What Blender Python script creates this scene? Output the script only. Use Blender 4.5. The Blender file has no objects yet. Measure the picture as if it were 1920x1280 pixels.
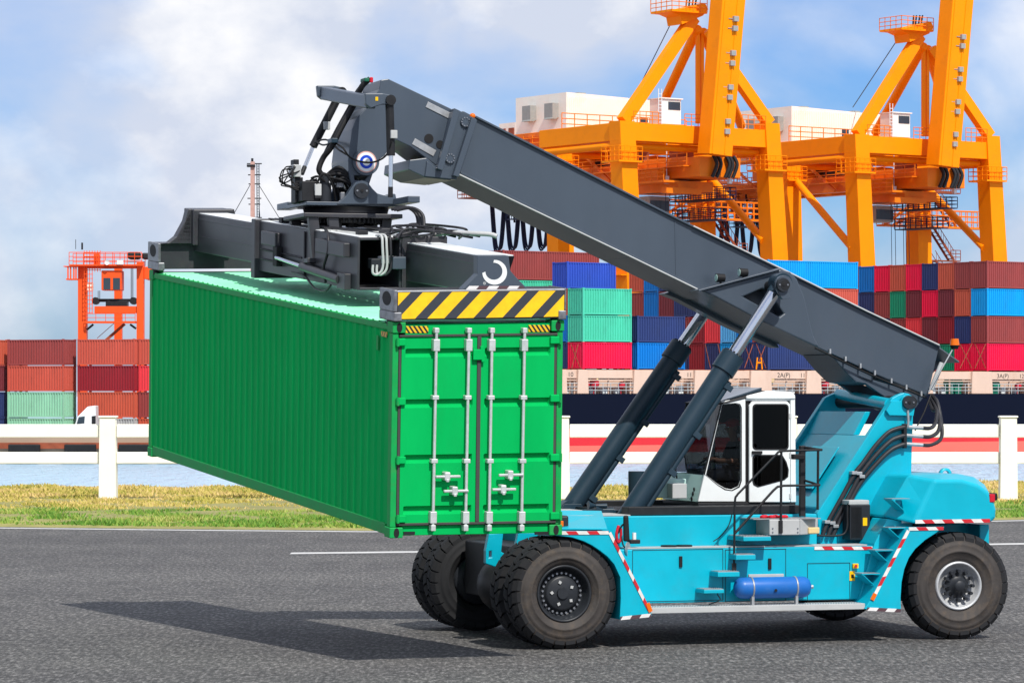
import bpy, bmesh, math, random
from mathutils import Vector, Matrix
random.seed(7)
R_ = math.radians
SC = bpy.context.scene
COL = SC.collection

# ------------------------------------------------------------------ camera, sky, sun, exposure
F, VH, H = 6500.0, 738.0, 3.67          # focal length and horizon in photo pixels, eye height in metres
cam = bpy.data.cameras.new('camera')
cam.sensor_width = 36.0
cam.lens = 36.0 * F / 1920.0
cam.shift_y = (VH - 640.0) / 1920.0
cam.clip_start, cam.clip_end = 1.0, 9000.0
camo = bpy.data.objects.new('camera', cam)
camo.location = (0, 0, H)
camo.rotation_euler = (R_(90), 0, 0)
COL.objects.link(camo)
SC.camera = camo

SUN = Vector((-0.335, 0.75, -0.98)).normalized()      # the way the light travels
wd = bpy.data.worlds.new('World')
SC.world = wd
wd.use_nodes = True
nt = wd.node_tree
nt.nodes.clear()
def wn(t, **k):
    n = nt.nodes.new(t)
    for a, b in k.items(): setattr(n, a, b)
    return n
sky = wn('ShaderNodeTexSky', sky_type='NISHITA', sun_disc=False)
sky.sun_elevation = math.asin(-SUN.z)
sky.sun_rotation = math.atan2(-SUN.x, -SUN.y)
sky.air_density, sky.dust_density, sky.ozone_density = 1.0, 0.6, 2.0
tc = wn('ShaderNodeTexCoord')
mp = wn('ShaderNodeMapping'); mp.inputs['Scale'].default_value = (1, 1, 1.45); mp.inputs['Location'].default_value = (1.7, 0.2, 0.9)
n1 = wn('ShaderNodeTexNoise'); n1.inputs['Scale'].default_value = 8.5; n1.inputs['Detail'].default_value = 9; n1.inputs['Roughness'].default_value = 0.47; n1.inputs['Distortion'].default_value = 0.35
r1 = wn('ShaderNodeValToRGB'); r1.color_ramp.elements[0].position = 0.33; r1.color_ramp.elements[1].position = 0.54
n2 = wn('ShaderNodeTexNoise'); n2.inputs['Scale'].default_value = 17; n2.inputs['Detail'].default_value = 8; n2.inputs['Roughness'].default_value = 0.55
r2 = wn('ShaderNodeValToRGB'); r2.color_ramp.elements[0].position = 0.43; r2.color_ramp.elements[0].color = (6.6, 7.2, 8.6, 1); r2.color_ramp.elements[1].position = 0.64; r2.color_ramp.elements[1].color = (10.2, 10.2, 10.4, 1)
blue = wn('ShaderNodeMix', data_type='RGBA', blend_type='MULTIPLY'); blue.inputs[0].default_value = 1.0; blue.inputs[7].default_value = (0.50, 0.78, 1.30, 1)
mx = wn('ShaderNodeMix', data_type='RGBA')
bg = wn('ShaderNodeBackground'); bg.inputs['Strength'].default_value = 0.10
ow = wn('ShaderNodeOutputWorld')
L_ = nt.links.new
L_(tc.outputs['Generated'], mp.inputs['Vector'])
L_(mp.outputs[0], n1.inputs['Vector']); L_(mp.outputs[0], n2.inputs['Vector'])
L_(n1.outputs['Fac'], r1.inputs[0]); L_(n2.outputs['Fac'], r2.inputs[0])
L_(sky.outputs[0], blue.inputs[6])
L_(r1.outputs[0], mx.inputs[0]); L_(blue.outputs[2], mx.inputs[6]); L_(r2.outputs[0], mx.inputs[7])
L_(mx.outputs[2], bg.inputs['Color']); L_(bg.outputs[0], ow.inputs['Surface'])

sl = bpy.data.lights.new('sun', 'SUN'); sl.energy = 4.8; sl.angle = R_(0.6); sl.color = (1.0, 0.955, 0.88)
so = bpy.data.objects.new('sun', sl); so.rotation_euler = SUN.to_track_quat('-Z', 'Y').to_euler(); so.location = (30, -30, 60)
COL.objects.link(so)
vs = SC.view_settings
vs.view_transform = 'Standard'; vs.look = 'None'; vs.exposure = 0.0; vs.gamma = 1.0

# ------------------------------------------------------------------ materials
def lin(r, g, b):
    def c(x):
        x /= 255.0
        return x / 12.92 if x <= 0.04045 else ((x + 0.055) / 1.055) ** 2.4
    return (c(r), c(g), c(b), 1.0)
def mat(name, rgb, rough=0.45, metal=0.0, var=0.10, scale=2.5, dirt=0.0, dirtcol=(0.16, 0.13, 0.10), stretch=(1, 1, 1), bump=0.0, bscale=40.0, spec=0.28, coat=0.0):
    m = bpy.data.materials.new(name); m.use_nodes = True
    t = m.node_tree; p = t.nodes['Principled BSDF']
    col = lin(*rgb)
    p.inputs['Roughness'].default_value = rough; p.inputs['Metallic'].default_value = metal
    p.inputs['Specular IOR Level'].default_value = spec; p.inputs['Coat Weight'].default_value = coat
    co = t.nodes.new('ShaderNodeTexCoord'); ma = t.nodes.new('ShaderNodeMapping'); ma.inputs['Scale'].default_value = stretch
    t.links.new(co.outputs['Object'], ma.inputs['Vector'])
    no = t.nodes.new('ShaderNodeTexNoise'); no.inputs['Scale'].default_value = scale; no.inputs['Detail'].default_value = 7; no.inputs['Roughness'].default_value = 0.6
    t.links.new(ma.outputs[0], no.inputs['Vector'])
    rp = t.nodes.new('ShaderNodeValToRGB')
    rp.color_ramp.elements[0].position = 0.3; rp.color_ramp.elements[1].position = 0.72
    a = [c * (1 - var) for c in col[:3]]; b = [min(1, c * (1 + var) + var * 0.01) for c in col[:3]]
    rp.color_ramp.elements[0].color = (*a, 1); rp.color_ramp.elements[1].color = (*b, 1)
    t.links.new(no.outputs['Fac'], rp.inputs[0])
    out = rp.outputs[0]
    if dirt > 0:
        n2 = t.nodes.new('ShaderNodeTexNoise'); n2.inputs['Scale'].default_value = scale * 1.7; n2.inputs['Detail'].default_value = 10; n2.inputs['Roughness'].default_value = 0.7
        t.links.new(ma.outputs[0], n2.inputs['Vector'])
        r2 = t.nodes.new('ShaderNodeValToRGB'); r2.color_ramp.elements[0].position = 0.50; r2.color_ramp.elements[1].position = 0.78
        r2.color_ramp.elements[0].color = (0, 0, 0, 1); r2.color_ramp.elements[1].color = (dirt, dirt, dirt, 1)
        t.links.new(n2.outputs['Fac'], r2.inputs[0])
        mi = t.nodes.new('ShaderNodeMix'); mi.data_type = 'RGBA'
        t.links.new(r2.outputs[0], mi.inputs[0]); t.links.new(out, mi.inputs[6]); mi.inputs[7].default_value = (*dirtcol, 1)
        out = mi.outputs[2]
    t.links.new(out, p.inputs['Base Color'])
    rr = t.nodes.new('ShaderNodeMapRange'); rr.inputs[3].default_value = max(0.02, rough - 0.08); rr.inputs[4].default_value = min(1, rough + 0.10)
    t.links.new(no.outputs['Fac'], rr.inputs[0]); t.links.new(rr.outputs[0], p.inputs['Roughness'])
    if bump > 0:
        nb = t.nodes.new('ShaderNodeTexNoise'); nb.inputs['Scale'].default_value = bscale; nb.inputs['Detail'].default_value = 5
        t.links.new(co.outputs['Object'], nb.inputs['Vector'])
        bu = t.nodes.new('ShaderNodeBump'); bu.inputs['Strength'].default_value = bump; bu.inputs['Distance'].default_value = 0.02
        t.links.new(nb.outputs['Fac'], bu.inputs['Height']); t.links.new(bu.outputs[0], p.inputs['Normal'])
    return m
def stripes(name, c1, c2, period, slant, duty=0.5, rough=0.45):
    m = bpy.data.materials.new(name); m.use_nodes = True
    t = m.node_tree; p = t.nodes['Principled BSDF']; p.inputs['Roughness'].default_value = rough
    uv = t.nodes.new('ShaderNodeUVMap'); se = t.nodes.new('ShaderNodeSeparateXYZ'); t.links.new(uv.outputs[0], se.inputs[0])
    def mth(op, a, b):
        n = t.nodes.new('ShaderNodeMath'); n.operation = op
        for i, x in enumerate((a, b)):
            if isinstance(x, (int, float)): n.inputs[i].default_value = x
            else: t.links.new(x, n.inputs[i])
        return n.outputs[0]
    s = mth('ADD', se.outputs[0], mth('MULTIPLY', se.outputs[1], slant))
    fr = mth('FRACT', mth('DIVIDE', s, period), 0.0)
    k = mth('GREATER_THAN', fr, duty)
    mi = t.nodes.new('ShaderNodeMix'); mi.data_type = 'RGBA'; t.links.new(k, mi.inputs[0])
    mi.inputs[6].default_value = lin(*c1); mi.inputs[7].default_value = lin(*c2)
    no = t.nodes.new('ShaderNodeTexNoise'); no.inputs['Scale'].default_value = 9; no.inputs['Detail'].default_value = 6
    co = t.nodes.new('ShaderNodeTexCoord'); t.links.new(co.outputs['Object'], no.inputs['Vector'])
    mr = t.nodes.new('ShaderNodeMapRange'); mr.inputs[1].default_value = 0.3; mr.inputs[2].default_value = 0.7; mr.inputs[3].default_value = 0.82; mr.inputs[4].default_value = 1.0
    t.links.new(no.outputs['Fac'], mr.inputs[0])
    mu = t.nodes.new('ShaderNodeMix'); mu.data_type = 'RGBA'; mu.blend_type = 'MULTIPLY'; mu.inputs[0].default_value = 1
    t.links.new(mi.outputs[2], mu.inputs[6]); t.links.new(mr.outputs[0], mu.inputs[7])
    t.links.new(mu.outputs[2], p.inputs['Base Color'])
    return m

M = {}
M['teal'] = mat('turquoise paint', (0, 168, 192), 0.32, var=0.08, scale=1.6, dirt=0.22, dirtcol=(0.06, 0.22, 0.26), spec=0.35)
M['boom'] = mat('slate grey paint', (66, 76, 88), 0.30, var=0.10, scale=0.9, dirt=0.3, dirtcol=(0.075, 0.085, 0.10), stretch=(1, 1, .5), spec=0.4)
M['cyl'] = mat('dark petrol paint', (34, 53, 66), 0.36, var=0.06)
M['spread'] = mat('worn charcoal paint', (50, 51, 56), 0.38, var=0.16, scale=1.8, dirt=0.45, dirtcol=(0.07, 0.052, 0.047), spec=0.45)
M['black'] = mat('black rubber', (24, 24, 26), 0.6, var=0.2)
M['hose'] = mat('hose rubber', (44, 44, 48), 0.42, var=0.15)
M['dark'] = mat('blackened steel', (30, 31, 34), 0.5, var=0.2, scale=6)
M['chrome'] = mat('chromed rod', (215, 218, 222), 0.13, 1.0, var=0.04)
M['steel'] = mat('galvanised steel', (172, 174, 176), 0.42, 0.55, var=0.15, scale=8)
M['worn'] = mat('scuffed silver steel', (128, 130, 134), 0.35, 0.6, var=0.35, scale=9, dirt=0.5, dirtcol=(0.06, 0.055, 0.05))
M['lgrey'] = mat('light grey paint', (176, 178, 178), 0.5, var=0.06, dirt=0.15)
M['white'] = mat('white paint', (222, 226, 226), 0.35, var=0.03, dirt=0.08)
M['mint'] = mat('pale green paint', (176, 208, 202), 0.4, var=0.04)
M['tyre'] = mat('tyre rubber', (30, 31, 34), 0.75, var=0.18, scale=5, dirt=0.10, dirtcol=(0.05, 0.04, 0.034), spec=0.3)
M['tyrewall'] = mat('dusty tyre sidewall', (62, 58, 56), 0.72, var=0.30, scale=3.2, dirt=0.75, dirtcol=(0.115, 0.085, 0.06), bump=0.15, bscale=25, spec=0.3)
M['rimdark'] = mat('dark rim', (40, 43, 48), 0.4, var=0.1, scale=8)
M['rimsilver'] = mat('silver rim', (190, 192, 194), 0.4, 0.3, var=0.1, scale=10, dirt=0.25)
M['bolt'] = mat('bare bolt', (150, 152, 156), 0.35, 0.8)
M['orange'] = mat('orange lamp', (225, 105, 10), 0.3)
M['redstuff'] = mat('red cloth', (190, 25, 45), 0.7)
M['cream'] = mat('cream lamp', (222, 196, 140), 0.4)
M['tank'] = mat('blue tank paint', (30, 100, 178), 0.35, var=0.08, dirt=0.15, dirtcol=(0.25, 0.35, 0.42))
M['yellow'] = mat('yellow label', (235, 185, 10), 0.4)
M['green'] = mat('green container paint', (0, 170, 84), 0.62, spec=0.06, var=0.10, scale=1.2, dirt=0.28, dirtcol=(0.01, 0.26, 0.07), stretch=(1, 1, .35))
M['greenroof'] = mat('glare-lightened green roof paint', (142, 232, 184), 0.38, var=0.12, scale=1.5, dirt=0.15, dirtcol=(0.05, 0.3, 0.2), stretch=(1, .3, 1))  # container green made paler: the glare on the roof is put into its colour
M['greenframe'] = mat('green frame paint', (8, 152, 74), 0.5, spec=0.2, var=0.10, scale=3, dirt=0.35, dirtcol=(0.10, 0.11, 0.05))
M['galv'] = mat('galvanised lock bar', (196, 202, 200), 0.4, 0.35, var=0.12, scale=12, dirt=0.15)
M['gasket'] = mat('grey gasket', (66, 66, 64), 0.7)
M['crane'] = mat('crane yellow paint', (252, 142, 0), 0.55, spec=0.12, var=0.05, scale=0.25, dirt=0.22, dirtcol=(0.42, 0.12, 0.02))
M['cranedark'] = mat('crane orange paint', (236, 124, 10), 0.5, var=0.12, scale=0.4, dirt=0.15, dirtcol=(0.22, 0.07, 0.02))
M['rtg'] = mat('red orange paint', (232, 84, 28), 0.5, var=0.06, scale=0.3, dirt=0.1, dirtcol=(0.4, 0.05, 0.02))
M['housewhite'] = mat('white cladding', (242, 234, 222), 0.5, var=0.03, scale=0.3, dirt=0.25, dirtcol=(0.5, 0.33, 0.2))
M['cable'] = mat('dark blue cable', (26, 40, 74), 0.6)
M['rust'] = mat('rusty brown steel', (140, 70, 45), 0.7, var=0.25, scale=1)
M['hullnavy'] = mat('navy hull paint', (8, 14, 32), 0.7, spec=0.08, var=0.05, scale=0.05)
M['hullred'] = mat('red antifouling', (206, 42, 50), 0.5, var=0.04, scale=0.05)
M['hullcoral'] = mat('faded coral antifouling', (248, 104, 90), 0.5, var=0.04, scale=0.05)
M['deckcream'] = mat('salmon cream deck paint', (208, 176, 156), 0.55, var=0.06, scale=0.3, dirt=0.35, dirtcol=(0.40, 0.20, 0.12), stretch=(1, 1, 0.35))
M['fence'] = mat('white fence paint', (240, 238, 226), 0.5, var=0.03, scale=0.6, dirt=0.08, dirtcol=(0.5, 0.45, 0.33))
M['concrete'] = mat('quay concrete', (158, 136, 116), 0.8, var=0.15, scale=0.25, dirt=0.5, dirtcol=(0.22, 0.16, 0.12), stretch=(0.3, 1, 2))
M['window'] = mat('dark window glass', (52, 66, 78), 0.12, var=0.1, scale=0.6)
M['skin'] = mat('skin', (150, 100, 78), 0.55)
M['shirt'] = mat('dark work shirt', (34, 36, 48), 0.8)
M['grille'] = mat('grey ventilator', (150, 150, 146), 0.5, var=0.1)
M['tape'] = stripes('red white tape', (226, 224, 220), (200, 30, 40), 0.32, 0.9)
M['tapedark'] = stripes('maroon white tape', (226, 224, 222), (86, 60, 66), 0.29, -0.8)
M['hazard'] = stripes('yellow black hazard', (255, 200, 0), (52, 56, 64), 0.415, -0.98, 0.58)
M['hazfine'] = stripes('fine yellow black label', (236, 190, 20), (30, 30, 24), 0.065, 0.7, 0.5)

g = bpy.data.materials.new('tinted cab glass'); g.use_nodes = True
t = g.node_tree; t.nodes.clear()
o = t.nodes.new('ShaderNodeOutputMaterial'); tr = t.nodes.new('ShaderNodeBsdfTransparent'); gl = t.nodes.new('ShaderNodeBsdfGlossy'); ms = t.nodes.new('ShaderNodeMixShader'); fr = t.nodes.new('ShaderNodeLayerWeight')
tr.inputs[0].default_value = (0.62, 0.66, 0.68, 1); gl.inputs['Roughness'].default_value = 0.02; fr.inputs[0].default_value = 0.22
t.links.new(fr.outputs[0], ms.inputs[0]); t.links.new(tr.outputs[0], ms.inputs[1]); t.links.new(gl.outputs[0], ms.inputs[2]); t.links.new(ms.outputs[0], o.inputs[0])
M['glass'] = g
g2 = g.copy(); g2.name = 'dark door glass'; g2.node_tree.nodes['Transparent BSDF'].inputs[0].default_value = (0.2, 0.2, 0.23, 1); M['glassdark'] = g2
g3 = g.copy(); g3.name = 'far side glass'; g3.node_tree.nodes['Transparent BSDF'].inputs[0].default_value = (0.2, 0.22, 0.25, 1); M['glassmid'] = g3

# asphalt, water, verge, grass
def asphalt():
    m = bpy.data.materials.new('asphalt'); m.use_nodes = True; t = m.node_tree; p = t.nodes['Principled BSDF']
    co = t.nodes.new('ShaderNodeTexCoord')
    def noise(s, d, ro, st=(1, 1, 1)):
        ma = t.nodes.new('ShaderNodeMapping'); ma.inputs['Scale'].default_value = st; t.links.new(co.outputs['Object'], ma.inputs[0])
        n = t.nodes.new('ShaderNodeTexNoise'); n.inputs['Scale'].default_value = s; n.inputs['Detail'].default_value = d; n.inputs['Roughness'].default_value = ro
        t.links.new(ma.outputs[0], n.inputs['Vector']); return n
    fine = noise(15, 4, 0.8, (1, 0.22, 1)); mid = noise(1.6, 6, 0.6, (1, 0.3, 1)); big = noise(0.5, 5, 0.6, (.10, 0.45, 1))
    vo = t.nodes.new('ShaderNodeTexVoronoi'); vo.inputs['Scale'].default_value = 9
    mav = t.nodes.new('ShaderNodeMapping'); mav.inputs['Scale'].default_value = (1, 0.22, 1); t.links.new(co.outputs['Object'], mav.inputs[0]); t.links.new(mav.outputs[0], vo.inputs['Vector'])
    r = t.nodes.new('ShaderNodeValToRGB'); e = r.color_ramp.elements
    e[0].position = 0.34; e[0].color = (0.034, 0.034, 0.034, 1); e[1].position = 0.66; e[1].color = (0.26, 0.253, 0.247, 1)
    n = r.color_ramp.elements.new(0.52); n.color = (0.098, 0.096, 0.094, 1)
    t.links.new(fine.outputs['Fac'], r.inputs[0])
    r2 = t.nodes.new('ShaderNodeValToRGB'); r2.color_ramp.elements[0].position = 0.3; r2.color_ramp.elements[0].color = (0.76, 0.76, 0.77, 1); r2.color_ramp.elements[1].position = 0.7; r2.color_ramp.elements[1].color = (1.12, 1.11, 1.09, 1)
    t.links.new(mid.outputs['Fac'], r2.inputs[0])
    r3 = t.nodes.new('ShaderNodeValToRGB'); r3.color_ramp.elements[0].position = 0.35; r3.color_ramp.elements[0].color = (0.78, 0.78, 0.79, 1); r3.color_ramp.elements[1].position = 0.65; r3.color_ramp.elements[1].color = (1.06, 1.06, 1.05, 1)
    t.links.new(big.outputs['Fac'], r3.inputs[0])
    def mul(a, b):
        x = t.nodes.new('ShaderNodeMix'); x.data_type = 'RGBA'; x.blend_type = 'MULTIPLY'; x.inputs[0].default_value = 1; t.links.new(a, x.inputs[6]); t.links.new(b, x.inputs[7]); return x.outputs[2]
    c = mul(mul(r.outputs[0], r2.outputs[0]), r3.outputs[0])
    rs = t.nodes.new('ShaderNodeValToRGB'); rs.color_ramp.elements[0].position = 0.0; rs.color_ramp.elements[0].color = (1, 1, 1, 1); rs.color_ramp.elements[1].position = 0.22; rs.color_ramp.elements[1].color = (0, 0, 0, 1)
    t.links.new(vo.outputs['Distance'], rs.inputs[0])
    sp = t.nodes.new('ShaderNodeMath'); sp.operation = 'MULTIPLY'; sp.inputs[1].default_value = 0.35; t.links.new(rs.outputs[0], sp.inputs[0])
    mi = t.nodes.new('ShaderNodeMix'); mi.data_type = 'RGBA'; t.links.new(sp.outputs[0], mi.inputs[0]); t.links.new(c, mi.inputs[6]); mi.inputs[7].default_value = (0.33, 0.32, 0.31, 1)
    t.links.new(mi.outputs[2], p.inputs['Base Color'])
    p.inputs['Roughness'].default_value = 0.85; p.inputs['Specular IOR Level'].default_value = 0.3
    b = t.nodes.new('ShaderNodeBump'); b.inputs['Strength'].default_value = 0.5; b.inputs['Distance'].default_value = 0.012; t.links.new(fine.outputs['Fac'], b.inputs['Height']); t.links.new(b.outputs[0], p.inputs['Normal'])
    return m
M['asphalt'] = asphalt()
M['line'] = mat('worn road paint', (192, 192, 190), 0.7, var=0.08, scale=0.8, dirt=0.35, dirtcol=(0.2, 0.2, 0.2))
def watermat():
    m = bpy.data.materials.new('harbour water'); m.use_nodes = True; t = m.node_tree; p = t.nodes['Principled BSDF']
    p.inputs['Base Color'].default_value = (0.46, 0.67, 0.82, 1); p.inputs['Roughness'].default_value = 0.28; p.inputs['IOR'].default_value = 1.33
    co = t.nodes.new('ShaderNodeTexCoord')
    ma = t.nodes.new('ShaderNodeMapping'); ma.inputs['Scale'].default_value = (0.55, 0.16, 1); t.links.new(co.outputs['Object'], ma.inputs[0])
    n = t.nodes.new('ShaderNodeTexNoise'); n.inputs['Scale'].default_value = 1.0; n.inputs['Detail'].default_value = 6; n.inputs['Roughness'].default_value = 0.62; t.links.new(ma.outputs[0], n.inputs['Vector'])
    b = t.nodes.new('ShaderNodeBump'); b.inputs['Strength'].default_value = 1.0; b.inputs['Distance'].default_value = 2.2; t.links.new(n.outputs['Fac'], b.inputs['Height']); t.links.new(b.outputs[0], p.inputs['Normal'])
    return m
M['water'] = watermat()
def grassmat(name, cols):
    m = bpy.data.materials.new(name); m.use_nodes = True; t = m.node_tree; p = t.nodes['Principled BSDF']
    ge = t.nodes.new('ShaderNodeNewGeometry'); r = t.nodes.new('ShaderNodeValToRGB')
    el = r.color_ramp.elements
    for i, c in enumerate(cols):
        e = el[i] if i < 2 else el.new(0.5)
    for i, c in enumerate(cols):
        el[i].position = i / (len(cols) - 1); el[i].color = lin(*c)
    no = t.nodes.new('ShaderNodeTexNoise'); no.inputs['Scale'].default_value = 0.35; no.inputs['Detail'].default_value = 4
    co = t.nodes.new('ShaderNodeTexCoord'); t.links.new(co.outputs['Object'], no.inputs['Vector'])
    a = t.nodes.new('ShaderNodeMath'); a.operation = 'MULTIPLY_ADD'; a.inputs[1].default_value = 1.9; a.inputs[2].default_value = -0.72; t.links.new(no.outputs['Fac'], a.inputs[0])
    b = t.nodes.new('ShaderNodeMath'); b.operation = 'MULTIPLY_ADD'; b.inputs[1].default_value = 0.6; t.links.new(ge.outputs['Random Per Island'], b.inputs[0]); t.links.new(a.outputs[0], b.inputs[2])
    t.links.new(b.outputs[0], r.inputs[0]); t.links.new(r.outputs[0], p.inputs['Base Color']); p.inputs['Roughness'].default_value = 0.7; p.inputs['Specular IOR Level'].default_value = 0.2
    return m
M['drygrass'] = grassmat('drying grass', [(104, 118, 44), (172, 162, 74), (198, 176, 104), (208, 178, 126)])
M['greengrass'] = grassmat('green grass', [(62, 104, 34), (92, 136, 48), (132, 156, 66), (168, 168, 96)])
M['soil'] = mat('dry sandy soil', (138, 134, 84), 0.9, var=0.2, scale=0.6, dirt=0.4, dirtcol=(0.07, 0.13, 0.03))

# ------------------------------------------------------------------ mesh helpers
class MB:
    def __init__(s): s.v = []; s.f = []; s.s = []; s.uv = {}
    def add(s, vs, fs, smooth=False, uvs=None):
        n = len(s.v); s.v += [Vector(p) for p in vs]
        for f in fs:
            s.f.append([i + n for i in f]); s.s.append(smooth)
        if uvs:
            for i, q in enumerate(uvs): s.uv[n + i] = q
        return s
    def hexa(s, c):      # 8 corners: bottom 4 (ccw), top 4
        return s.add(c, [(3, 2, 1, 0), (4, 5, 6, 7), (0, 1, 5, 4), (1, 2, 6, 5), (2, 3, 7, 6), (3, 0, 4, 7)])
    def cyl(s, p0, p1, r0, r1=None, n=20, caps=True):
        p0, p1 = Vector(p0), Vector(p1); r1 = r0 if r1 is None else r1
        d = (p1 - p0).normalized(); a = d.orthogonal().normalized(); b = d.cross(a)
        ring = lambda p, r: [p + a * (r * math.cos(2 * math.pi * i / n)) + b * (r * math.sin(2 * math.pi * i / n)) for i in range(n)]
        s.add(ring(p0, r0) + ring(p1, r1), [(i, (i + 1) % n, n + (i + 1) % n, n + i) for i in range(n)], True)
        if caps:
            s.add(ring(p0, r0), [tuple(range(n))[::-1]]); s.add(ring(p1, r1), [tuple(range(n))])
        return s
    def tube(s, pts, r, n=8, spline=True, sub=5):
        pts = [Vector(p) for p in pts]
        if spline and len(pts) > 2:
            q = []
            for i in range(len(pts) - 1):
                a = pts[max(0, i - 1)]; b = pts[i]; c = pts[i + 1]; d = pts[min(len(pts) - 1, i + 2)]
                for k in range(sub):
                    u = k / sub
                    q.append(0.5 * ((2 * b) + (c - a) * u + (2 * a - 5 * b + 4 * c - d) * u * u + (3 * b - a - 3 * c + d) * u ** 3))
            pts = q + [pts[-1]]
        m = len(pts); vs = []; up = None
        for i, p in enumerate(pts):
            d = (pts[min(i + 1, m - 1)] - pts[max(i - 1, 0)]).normalized()
            if up is None: up = d.orthogonal().normalized()
            a = (up - d * up.dot(d))
            a = a.normalized() if a.length > 1e-5 else d.orthogonal().normalized()
            up = a; b = d.cross(a)
            vs += [p + a * (r * math.cos(2 * math.pi * k / n)) + b * (r * math.sin(2 * math.pi * k / n)) for k in range(n)]
        fs = [(i * n + k, i * n + (k + 1) % n, (i + 1) * n + (k + 1) % n, (i + 1) * n + k) for i in range(m - 1) for k in range(n)]
        s.add(vs, fs, True)
        s.add(vs[:n], [tuple(range(n))[::-1]]); s.add(vs[-n:], [tuple(range(n))])
        return s
    def lathe(s, org, axis, prof, n=48, ref=None):     # prof: (radius, along)
        org = Vector(org); d = Vector(axis).normalized(); a = d.orthogonal().normalized(); b = d.cross(a)
        vs = []
        for r, h in prof:
            vs += [org + d * h + a * (r * math.cos(2 * math.pi * i / n)) + b * (r * math.sin(2 * math.pi * i / n)) for i in range(n)]
        fs = [(j * n + i, j * n + (i + 1) % n, (j + 1) * n + (i + 1) % n, (j + 1) * n + i) for j in range(len(prof) - 1) for i in range(n)]
        return s.add(vs, fs, True)
    def beam(s, p0, p1, w, h, side=None):             # box girder between two points, w along side, h across
        p0, p1 = Vector(p0), Vector(p1); d = (p1 - p0).normalized()
        side = Vector(side) if side is not None else d.cross(Vector((0, 0, 1)))
        side = (side - d * side.dot(d)).normalized(); up = side.cross(d)
        c = []
        for p in (p0, p1):
            for x, y in ((-1, -1), (1, -1), (1, 1), (-1, 1)): c.append(p + side * (x * w / 2) + up * (y * h / 2))
        return s.hexa(c)
    def ball(s, c, r, n=12, sq=(1, 1, 1)):
        c = Vector(c); m = n // 2; vs = []; fs = []
        for j in range(m + 1):
            ph = math.pi * j / m
            for i in range(n):
                th = 2 * math.pi * i / n
                vs.append(c + Vector((r * sq[0] * math.sin(ph) * math.cos(th), r * sq[1] * math.sin(ph) * math.sin(th), r * sq[2] * math.cos(ph))))
        for j in range(m):
            for i in range(n): fs.append((j * n + i, (j + 1) * n + i, (j + 1) * n + (i + 1) % n, j * n + (i + 1) % n))
        return s.add(vs, fs, True)

ROOT = {}
def thing(name, label, cat, loc, rz=0.0, group=None):
    o = bpy.data.objects.new(name, None); COL.objects.link(o)
    o.location = loc; o.rotation_euler = (0, 0, rz); o.empty_display_size = 0.3
    o['label'] = label; o['category'] = cat
    if group: o['group'] = group
    ROOT[o.name] = (Matrix.Translation(Vector(loc)) @ Matrix.Rotation(rz, 4, 'Z')).inverted()
    return o
def build(mb, name, m, parent=None, bevel=0.0, label=None, kind=None, cat=None, segs=2):
    inv = ROOT.get(parent.name) if parent is not None else None
    me = bpy.data.meshes.new(name)
    vs = [inv @ p for p in mb.v] if inv is not None else mb.v
    me.from_pydata([tuple(p) for p in vs], [], mb.f)
    me.polygons.foreach_set('use_smooth', mb.s)
    if mb.uv:
        ul = me.uv_layers.new(name='UVMap')
        for lp in me.loops: ul.data[lp.index].uv = mb.uv.get(lp.vertex_index, (0, 0))
    me.materials.append(M[m] if isinstance(m, str) else m)
    bm = bmesh.new(); bm.from_mesh(me)
    bmesh.ops.recalc_face_normals(bm, faces=bm.faces); bm.to_mesh(me); bm.free()
    me.update()
    o = bpy.data.objects.new(name, me); COL.objects.link(o)
    if parent is not None:
        o.parent = parent
        if inv is not None: ROOT[o.name] = inv
    if bevel:
        b = o.modifiers.new('bevel', 'BEVEL'); b.width = bevel; b.segments = segs; b.limit_method = 'ANGLE'; b.angle_limit = R_(35); b.harden_normals = False
    if label: o['label'] = label
    if cat: o['category'] = cat
    if kind: o['kind'] = kind
    return o

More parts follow.
